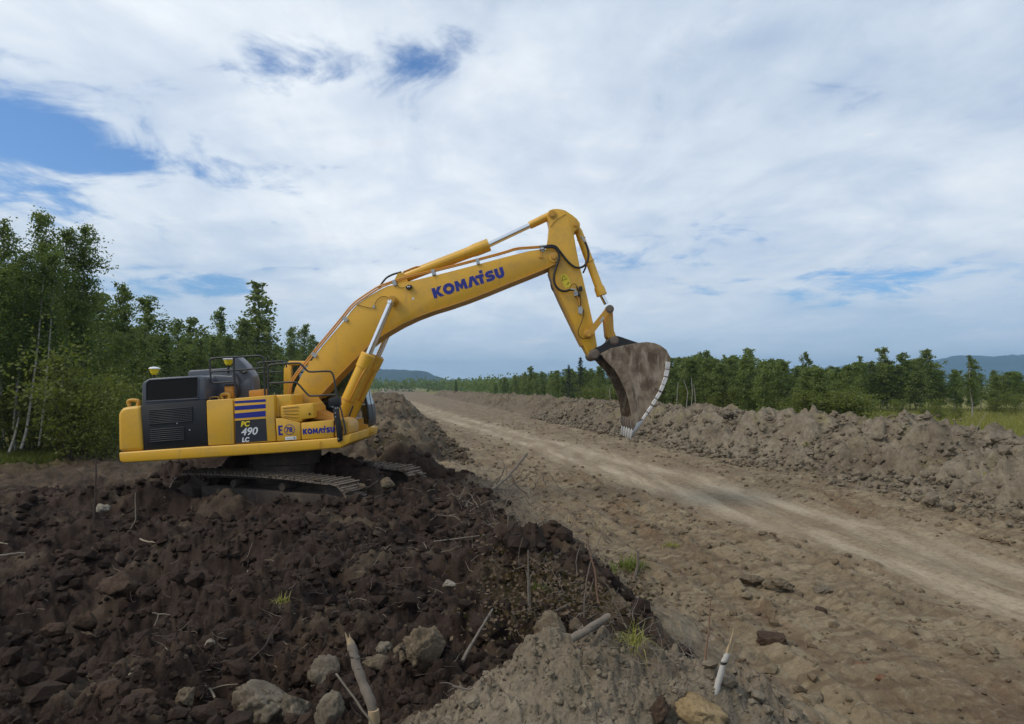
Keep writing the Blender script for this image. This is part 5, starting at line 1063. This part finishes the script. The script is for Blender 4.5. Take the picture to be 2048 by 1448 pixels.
def stick(label, pts, rp, mat, Y=None, cat='stick', name='stick', lift=.02, taper=.6, group=None, forks=(), n=8, depth=None):
    """pts: where it shows; each point lies on the ground unless a distance Y (or one per point) is given"""
    if Y is None: W = [ground_at(a, b) for a, b in pts]; W = [P(a, b, w[1]) + (0, 0, lift) for (a, b), w in zip(pts, W)]
    else: Ys = np.broadcast_to(np.array(Y, float), (len(pts),)); W = [P(a, b, q) for (a, b), q in zip(pts, Ys)]
    W = np.array(W); m_ = mpp(W[0][1]); path = chaikin(W, 2) if len(W) > 2 else W
    jit = np.random.default_rng(int(abs(pts[0][0]) * 7 + 1)); path = path + jit.normal(0, rp * m_ * (.2 if rp < 3 else .06), path.shape) * (np.arange(len(path)) > 0)[:, None]
    sh = [sh_tube(path, np.linspace(rp, rp * taper, len(path)) * m_ * jit.uniform(.9, 1.1, len(path)), n)]
    for a, b, k, rr in forks:
        o = path[int(k * (len(path) - 1))]; e = P(a, b, o[1]); md = (o + e) / 2 + (0, 0, .01); sh.append(sh_tube(chaikin([o, md, e]), np.linspace(rr, rr * .4, len(chaikin([o, md, e]))) * m_, 6))
    o = W[0].copy(); V, F = sh_join(sh); ob = solid(name, (V - o, F), M[mat]); ob.location = o; return tag(ob, label, cat, group)
# the splintered branch in front
g = ground_at(745, 1440); yb = g[1]
brn = stick('splintered grey branch standing in the dark soil at the bottom', [(750, 1462), (748, 1430), (741, 1402), (728, 1372), (714, 1335), (708, 1308), (702, 1288)], 10.5, 'stick', [yb, yb, yb + .02, yb + .06, yb + .1, yb + .13, yb + .15], 'branch', 'broken_branch', 0, .82, None, (), 12)
bo = np.array(brn.location); m_ = mpp(yb)
sp = []
for i, (dx, dy, w) in enumerate(((-12, -26, 3.4), (-3, -23, 3.0), (2, -13, 3.4), (-8, -12, 4.5), (5, -8, 3))):
    a, b = P(702 + dx * .35, 1290, yb + .15), P(702 + dx, 1290 + dy, yb + .15); sp.append(sh_tube([a, (a + b) / 2, b], np.array((w * 1.1, w * .8, .5)) * m_, 5))
sp.append(sh_tube([P(704, 1298, yb + .145), P(701, 1286, yb + .15), P(698, 1276, yb + .15)], np.array((9.2, 8.0, 4)) * m_, 10))
sp = sh_join(sp); fr_ = solid('splinters', (sp[0] - bo, sp[1]), M['fresh'], brn); fr_['kind'] = 'stuff'
c_ = sh_tube([P(749, 1446, yb - .003), P(747, 1420, yb)], [11.1 * m_, 10.8 * m_], 12); solid('bark_scar', (c_[0] - bo, c_[1]), M['fresh'], brn)
# the birch stub on the right
gy = ground_at(1428, 1398)[1]
stub = stick('white birch stub with splintered yellow end by the pale heap', [(1422, 1420), (1430, 1392), (1436, 1365), (1446, 1330), (1454, 1308)], 6.2, 'birch', gy, 'birch stub', 'birch_stub', 0, .86, None, (), 10)
bo = np.array(stub.location); m_ = mpp(gy); w1 = sh_join([sh_tube([P(1452 + i * 1.2, 1312, gy), P(1456 + i * 1.5, 1296, gy + .003 * i), P(1456 + i * 1.5 + dx, 1312 - ln, gy + .004 * i)], np.array((3.6, 3.0, .5)) * m_, 5) for i, (dx, ln) in enumerate(((3, 26), (7, 40), (9, 57), (8, 46), (4, 22)))]); solid('splintered_end', (w1[0] - bo, w1[1]), M['fresh'], stub)['kind'] = 'stuff'
gy = ground_at(1410, 1352)[1]; stick('thin red barked stick upright left of the birch stub', [(1408, 1350), (1412, 1310), (1416, 1262), (1421, 1198)], 2.9, 'redtwig', gy, taper=.35, forks=((1432, 1258, .55, 1.0),))
gy = ground_at(1150, 1285)[1]; lg = stick('short sawn log half buried in the pale heap', [(1142, 1278), (1180, 1256), (1217, 1233)], 8.2, 'stick', [gy - .04, gy, gy + .06], 'log', 'log', 0, .9, None, (), 12)
ed = sh_lathe(P(1216.4, 1233.4, gy + .06), P(1218.4, 1232.2, gy + .061), [(0, 7.0 * mpp(gy)), (1, 6.8 * mpp(gy))], 12); solid('cut_end', (ed[0] - np.array(lg.location), ed[1]), M['fresh'], lg)
gy = ground_at(1100, 1262)[1] + .3; stick('long thin grey pole lying behind the pale heap', [(985, 1276), (1040, 1252), (1100, 1227), (1152, 1201)], 2.6, 'stick', [gy + .2, gy + .3, gy + .4, gy + .5], 'pole', 'pole', 0, .9)
gy = ground_at(926, 1322)[1]; stick('pale stick leaning up right of the tan boulder', [(925, 1322), (938, 1296), (955, 1268), (985, 1218)], 4.0, 'stick', [gy, gy + .08, gy + .2, gy + .45], taper=.45)
gy = ground_at(745, 1452)[1] - .12; stick('thin pale stem left of the splintered branch', [(748, 1452), (714, 1404), (672, 1347)], 2.2, 'paletwig', gy, taper=.9)
gy = ground_at(958, 998)[1]; stick('long grey sapling pole leaning out over the flat ground', [(957, 999), (985, 978), (1005, 964), (1030, 938), (1053, 908)], 2.6, 'stick', [gy, gy + .3, gy + .6, gy + 1.1, gy + 1.6], 'pole', 'sapling_pole', 0, 1.1)
gy = ground_at(1030, 1100)[1]; stick('forked pale twig rising at the right edge of the dark soil', [(1030, 1098), (1040, 1080), (1052, 1066), (1086, 1048)], 2.2, 'stick', gy, taper=.6, forks=((1098, 1032, .7, 1.4), (1062, 1078, .6, 1.0)))
gy = ground_at(1058, 1226)[1]; stick('forked bare stem among the dead leaves', [(1059, 1228), (1058, 1180), (1057, 1160)], 4.0, 'stick', gy, taper=.7, forks=((1051, 1140, .98, 2.4), (1068, 1142, .9, 2.0), (1056, 1100, 1., 2.2)))
gy = ground_at(1168, 1240)[1]; stick('tall crooked grey twig right of the dead leaves', [(1167, 1245), (1170, 1180), (1180, 1125), (1196, 1085), (1214, 1045)], 1.9, 'stick', gy, taper=.3, forks=((1172, 1078, .62, 1.6), (1218, 1088, .55, 1.2)))
stick('orange barked twig crossing the tall crooked one', [(1196, 1205), (1190, 1140), (1178, 1100), (1173, 1076)], 2.2, 'redtwig', gy - .02, taper=.4)
stick('second thin upright twig left of the tall crooked one', [(1154, 1150), (1152, 1120), (1160, 1090)], 1.4, 'stick', gy + .3, taper=.4)
gy = ground_at(1275, 1168)[1]; stick('bent dark branch stub in the green tuft', [(1262, 1176), (1272, 1150), (1277, 1122), (1275, 1100)], 4.2, 'stick', gy, taper=.5, forks=((1254, 1150, .1, 1.6),))
stick('straight pale stick lying on the dark soil below the tracks', [(452, 1100), (490, 1095), (523, 1090)], 2.0, 'paletwig')
stick('small pale forked stick left of the middle of the dark soil', [(274, 1078), (294, 1086), (318, 1087)], 1.9, 'paletwig')
gy = ground_at(312, 1255)[1]; stick('small T shaped root sticking out of the soil', [(309, 1252), (315, 1238), (317, 1228)], 1.9, 'paletwig', gy, forks=((341, 1230, 1., 1.2), (304, 1226, 1., 1.2)))
stick('pale stick entering at the left edge', [(-6, 1114), (20, 1111), (50, 1107)], 2.3, 'paletwig'); stick('short pale twig above the one at the left edge', [(-4, 1087), (16, 1090)], 1.6, 'paletwig')
gy = ground_at(190, 1066)[1]; stick('dark upright root in front of the pale stones', [(188, 1068), (188, 1020), (191, 970), (193, 916)], 2.8, 'darktwig', gy, taper=.35)
gy = ground_at(256, 1378)[1]; stick('bone like piece of broken wood at the bottom left', [(252, 1378), (256, 1362), (262, 1346)], 4.2, 'paletwig', gy, taper=.8)
stick('grey stick lying at the front of the crawler track', [(688, 992), (715, 985), (738, 974), (755, 962)], 2.0, 'stick', ground_at(720, 985)[1])
stick('curved pale root hanging below the pale stones', [(252, 1074), (262, 1055), (272, 1040), (270, 1025), (271, 985)], 1.5, 'paletwig', ground_at(255, 1072)[1], taper=.5)
stick('long thin pale straw across the middle of the dark soil', [(868, 1086), (920, 1080), (985, 1071)], 1.3, 'paletwig')
stick('curved pale root at the bottom left of the clay block', [(430, 1402), (415, 1378), (398, 1380), (380, 1392)], 2.4, 'paletwig', None, forks=((476, 1368, .3, 1.3),))
stick('slanting root on the smooth soil face', [(500, 1325), (530, 1300), (540, 1275), (565, 1240)], 1.4, 'darktwig'); stick('short pale sliver of wood on the soil face', [(470, 1190), (480, 1165), (496, 1144)], 1.6, 'paletwig')
stick('branched pale root left of the pale heap', [(960, 1385), (930, 1378), (905, 1372)], 3.0, 'stick', ground_at(945, 1390)[1], forks=((880, 1366, .8, 1.2), (895, 1384, .7, 1.0), (915, 1362, .6, 1.0)))
stick('dead branch on the face of the right bank', [(1770, 962), (1800, 948), (1825, 932)], 2.4, 'stick', 16. * FPX / (1800 - 790) * .985, taper=.5, forks=((1812, 925, .5, 1.2),))
stick('thin bent straw above the right bank crest', [(1950, 868), (1958, 848), (1972, 825)], .9, 'paletwig', 18.0, taper=.5)
for px, py, dx, dy, rp, lab in ((1360, 884, 14, -10, 2.2, 'broken plank like chip on the right bank below the bucket'), (1418, 840, 9, 8, 4, 'square chunk of wood on the right bank')):
    yk = 15.6 * FPX / (px - 790); stick(lab, [(px, py), (px + dx / 2, py + dy / 2), (px + dx, py + dy)], rp, 'paletwig', yk)

# roots, twigs, straws: nobody could count them
def twig_mass(name, label, n, seed, spots, mat, rmm=(.9, 2.4), ln=(12, 46), up=.5, cat='twigs'):
    rs = np.random.default_rng(seed); sh = []
    for i in range(n):
        cx, cy, sx, sy = spots[rs.integers(0, len(spots))]; px, py = cx + rs.normal(0, sx), cy + rs.normal(0, sy)
        if py < 940 or py > 1470: continue
        w = ground_at(px, min(py, 1447)); m_ = mpp(w[1]); L = rs.uniform(*ln) * m_; d = rs.normal(size=3); d[2] = abs(d[2]) * up; d /= np.linalg.norm(d); bnd = rs.normal(0, .25, 3); q = np.linspace(0, 1, 5)[:, None]
        pth = w + (0, 0, .01) + d * L * q + bnd * L * q * q + rs.normal(0, .03 * L, (5, 3)); sh.append(sh_tube(pth, np.linspace(1, .35, 5) * rs.uniform(*rmm) * m_ * .5, 4))
    V, F = sh_join(sh); tag(solid(name, (V, F), M[mat]), label, cat, kind='stuff')
twig_mass('twigs', 'tangle of grey twigs along the right edge of the dark soil', 620, 61, [(1150, 1130, 70, 60), (1060, 1050, 60, 40), (1230, 1210, 70, 60), (1330, 1330, 60, 50), (980, 990, 40, 20)], 'stick', (1., 2.6), (14, 60), .6)
twig_mass('fine_roots', 'fine roots and straws poking from the dark soil', 420, 62, [(300, 1180, 200, 120), (560, 1250, 120, 90), (820, 1150, 140, 90), (600, 1100, 220, 60), (420, 1390, 160, 40), (820, 1400, 120, 40)], 'darktwig', (.8, 2.0), (10, 50), .45, 'roots')
twig_mass('fine_roots', 'pale root threads and straws on the dark soil', 170, 63, [(300, 1200, 200, 130), (640, 1290, 100, 80), (820, 1200, 140, 100), (430, 1360, 120, 50), (900, 1060, 120, 50)], 'paletwig', (.6, 1.4), (8, 36), .4, 'roots')
def leaf_patch(name, label, n, seed, spots, size, mat, cat, kindup=.0):
    rs = np.random.default_rng(seed); C = []
    for i in range(n):
        cx, cy, sx, sy = spots[rs.integers(0, len(spots))]; w = ground_at(cx + rs.normal(0, sx), min(1447, max(930, cy + rs.normal(0, sy))))
        if w[1] > 3.9: C.append(w + (0, 0, abs(rs.normal(0, .05))))
    V, F, A = quads(np.array(C), np.array(C)[:, 1] / FPX * size, rs, None, .3, None, .7); tag(link(name, np_mesh(name, V, F, {'tint': A}, smooth=False), M[mat]), label, cat, kind='stuff')
leaf_patch('dead_leaves', 'heap of brown dead leaves on the right slope of the dark soil', 2600, 71, [(1080, 1160, 50, 45), (1120, 1210, 60, 45), (1040, 1110, 40, 30), (1240, 1190, 50, 30), (1010, 1220, 50, 40)], 10., 'dead', 'leaf litter')
def blades(name, label, x, y, h0, hgt, wid, seed, mat='blade', lean=.35, cat='grass'):
    rs = np.random.default_rng(seed); n = len(x); H = hgt * rs.uniform(.5, 1.25, n); ax = np.stack([rs.normal(0, lean, n), rs.normal(0, lean, n), np.ones(n)], -1)
    c = np.stack([x, y, h0], -1) + ax * (H * .45)[:, None]; V, F, A = quads(c, H / 1.0, rs, None, 0, ax, wid / hgt); tag(link(name, np_mesh(name, V, F, {'tint': A}, smooth=False), M[mat]), label, cat, kind='stuff')
rs = np.random.default_rng(81); yy = 27 * np.exp(rs.random(42000) * 1.25); pxx = rs.uniform(1480, 2300, 42000); xx = (pxx - 1024) / FPX * yy; uu = xx + SL * yy; k = (uu > 20.8) & (yy < 92); hz = full_h(xx[k], yy[k])[0]
blades('meadow_grass', 'tall yellow green grass of the meadow', xx[k], yy[k], hz, .5, .035, 82)
rs = np.random.default_rng(83); yy = rs.uniform(25.5, 31.5, 30000); uu = rs.uniform(-22, -11.5, 30000); xx = uu - SL * yy; s_ = full_h(xx, yy); k = s_[1][:, 3] > .35; blades('edge_grass', 'green grass along the foot of the left wood', xx[k], yy[k], s_[0][k], .30, .03, 84, 'bush', .4)
def tuft(label, px, py, r, n, hgt, mat='blade', Y=None, seed=0, lean=.7):
    g = ground_at(px, py) if Y is None else P(px, py, Y); rs = np.random.default_rng(seed); m_ = mpp(g[1]); H = hgt * m_; sh = []
    for i in range(n):
        b = g + np.array((*rs.normal(0, r * m_ * .5, 2), 0)); d = np.array((*rs.normal(0, lean, 2), 1.)); L = H * rs.uniform(.5, 1.2); w = .9 * m_; q = np.linspace(0, 1, 5); s2 = np.cross(d, (0, 0, 1.)) + (1e-3, 0, 0); s2 /= np.linalg.norm(s2)
        p = b + np.outer(q, d / np.linalg.norm(d)) * L - np.outer(q ** 2.2, (0, 0, .55)) * L * np.linalg.norm(d[:2]); ww = (w * (1 - q ** 2 * .95))[:, None] * s2; V = np.concatenate([p - ww, p + ww]); sh.append((V, [[j, j + 1, j + 6, j + 5] for j in range(4)]))
    V, F = sh_join(sh); t = np.repeat(rs.random(n), 10); me = np_mesh('grass_tuft', V - g, np.array(F), {'tint': np.stack([t, t, t, t * 0 + 1], -1)}); o = link('grass_tuft', me, M[mat]); o.location = g; tag(o, label, 'grass tuft'); return o
tuft('long bladed green tuft behind the pale heap', 1265, 1285, 26, 90, 60, 'blade', None, 1, 1.0); tuft('yellow green tuft at the foot of the dark slope', 1210, 1140, 26, 120, 26, 'bush', None, 2); tuft('bushy green tuft beside the bent branch stub', 1262, 1135, 28, 220, 34, 'bush', None, 3)
tuft('small green tuft on the soil face', 562, 1205, 10, 50, 24, 'blade', None, 4); tuft('green leaves under the forked bare stem', 1078, 1180, 12, 60, 26, 'bush', None, 5); tuft('small tuft on the flattened ground', 1345, 1092, 16, 70, 12, 'blade', None, 6)
for i, (px, py, r, uoff) in enumerate(((1588, 922, 14, 15.4), (1628, 890, 16, 16.2), (1640, 945, 10, 14.9), (1462, 862, 10, 16.6), (1860, 872, 12, 17.2), (1985, 950, 18, 15.9), (1560, 905, 10, 15.8), (1945, 925, 14, 16.3), (1700, 905, 9, 16.))):
    tuft(('bright green tuft low on the right bank', 'grassy patch on the face of the right bank', 'second low tuft on the right bank', 'small tuft near the left of the right bank face', 'tuft on the bank crest by the meadow', 'weedy clump at the right edge of the bank', 'thin tuft above the bright green one', 'grassy clump near the right picture edge', 'tiny tuft in the middle of the right bank')[i], px, py, r, 110, 12, 'bush' if i % 3 == 0 else 'blade', uoff * FPX / (px - 790), 20 + i)

# ------------------------------------------------------------------ haze
hb = solid('haze', sh_box((0, 4300, 155), (15600, 8900, 340)), M['hill']); hb.data.materials.clear()
hm, T = new_mat('haze_air'); vol = T.n('ShaderNodeVolumePrincipled', {'Color': (.42, .70, 1.0, 1), 'Density': 1.7e-4, 'Anisotropy': .2}); T.L.new(vol.outputs[0], T.n('ShaderNodeOutputMaterial').inputs['Volume'])
hb.data.materials.append(hm); tag(hb, 'thin blue haze over the plain', 'haze', kind='stuff')
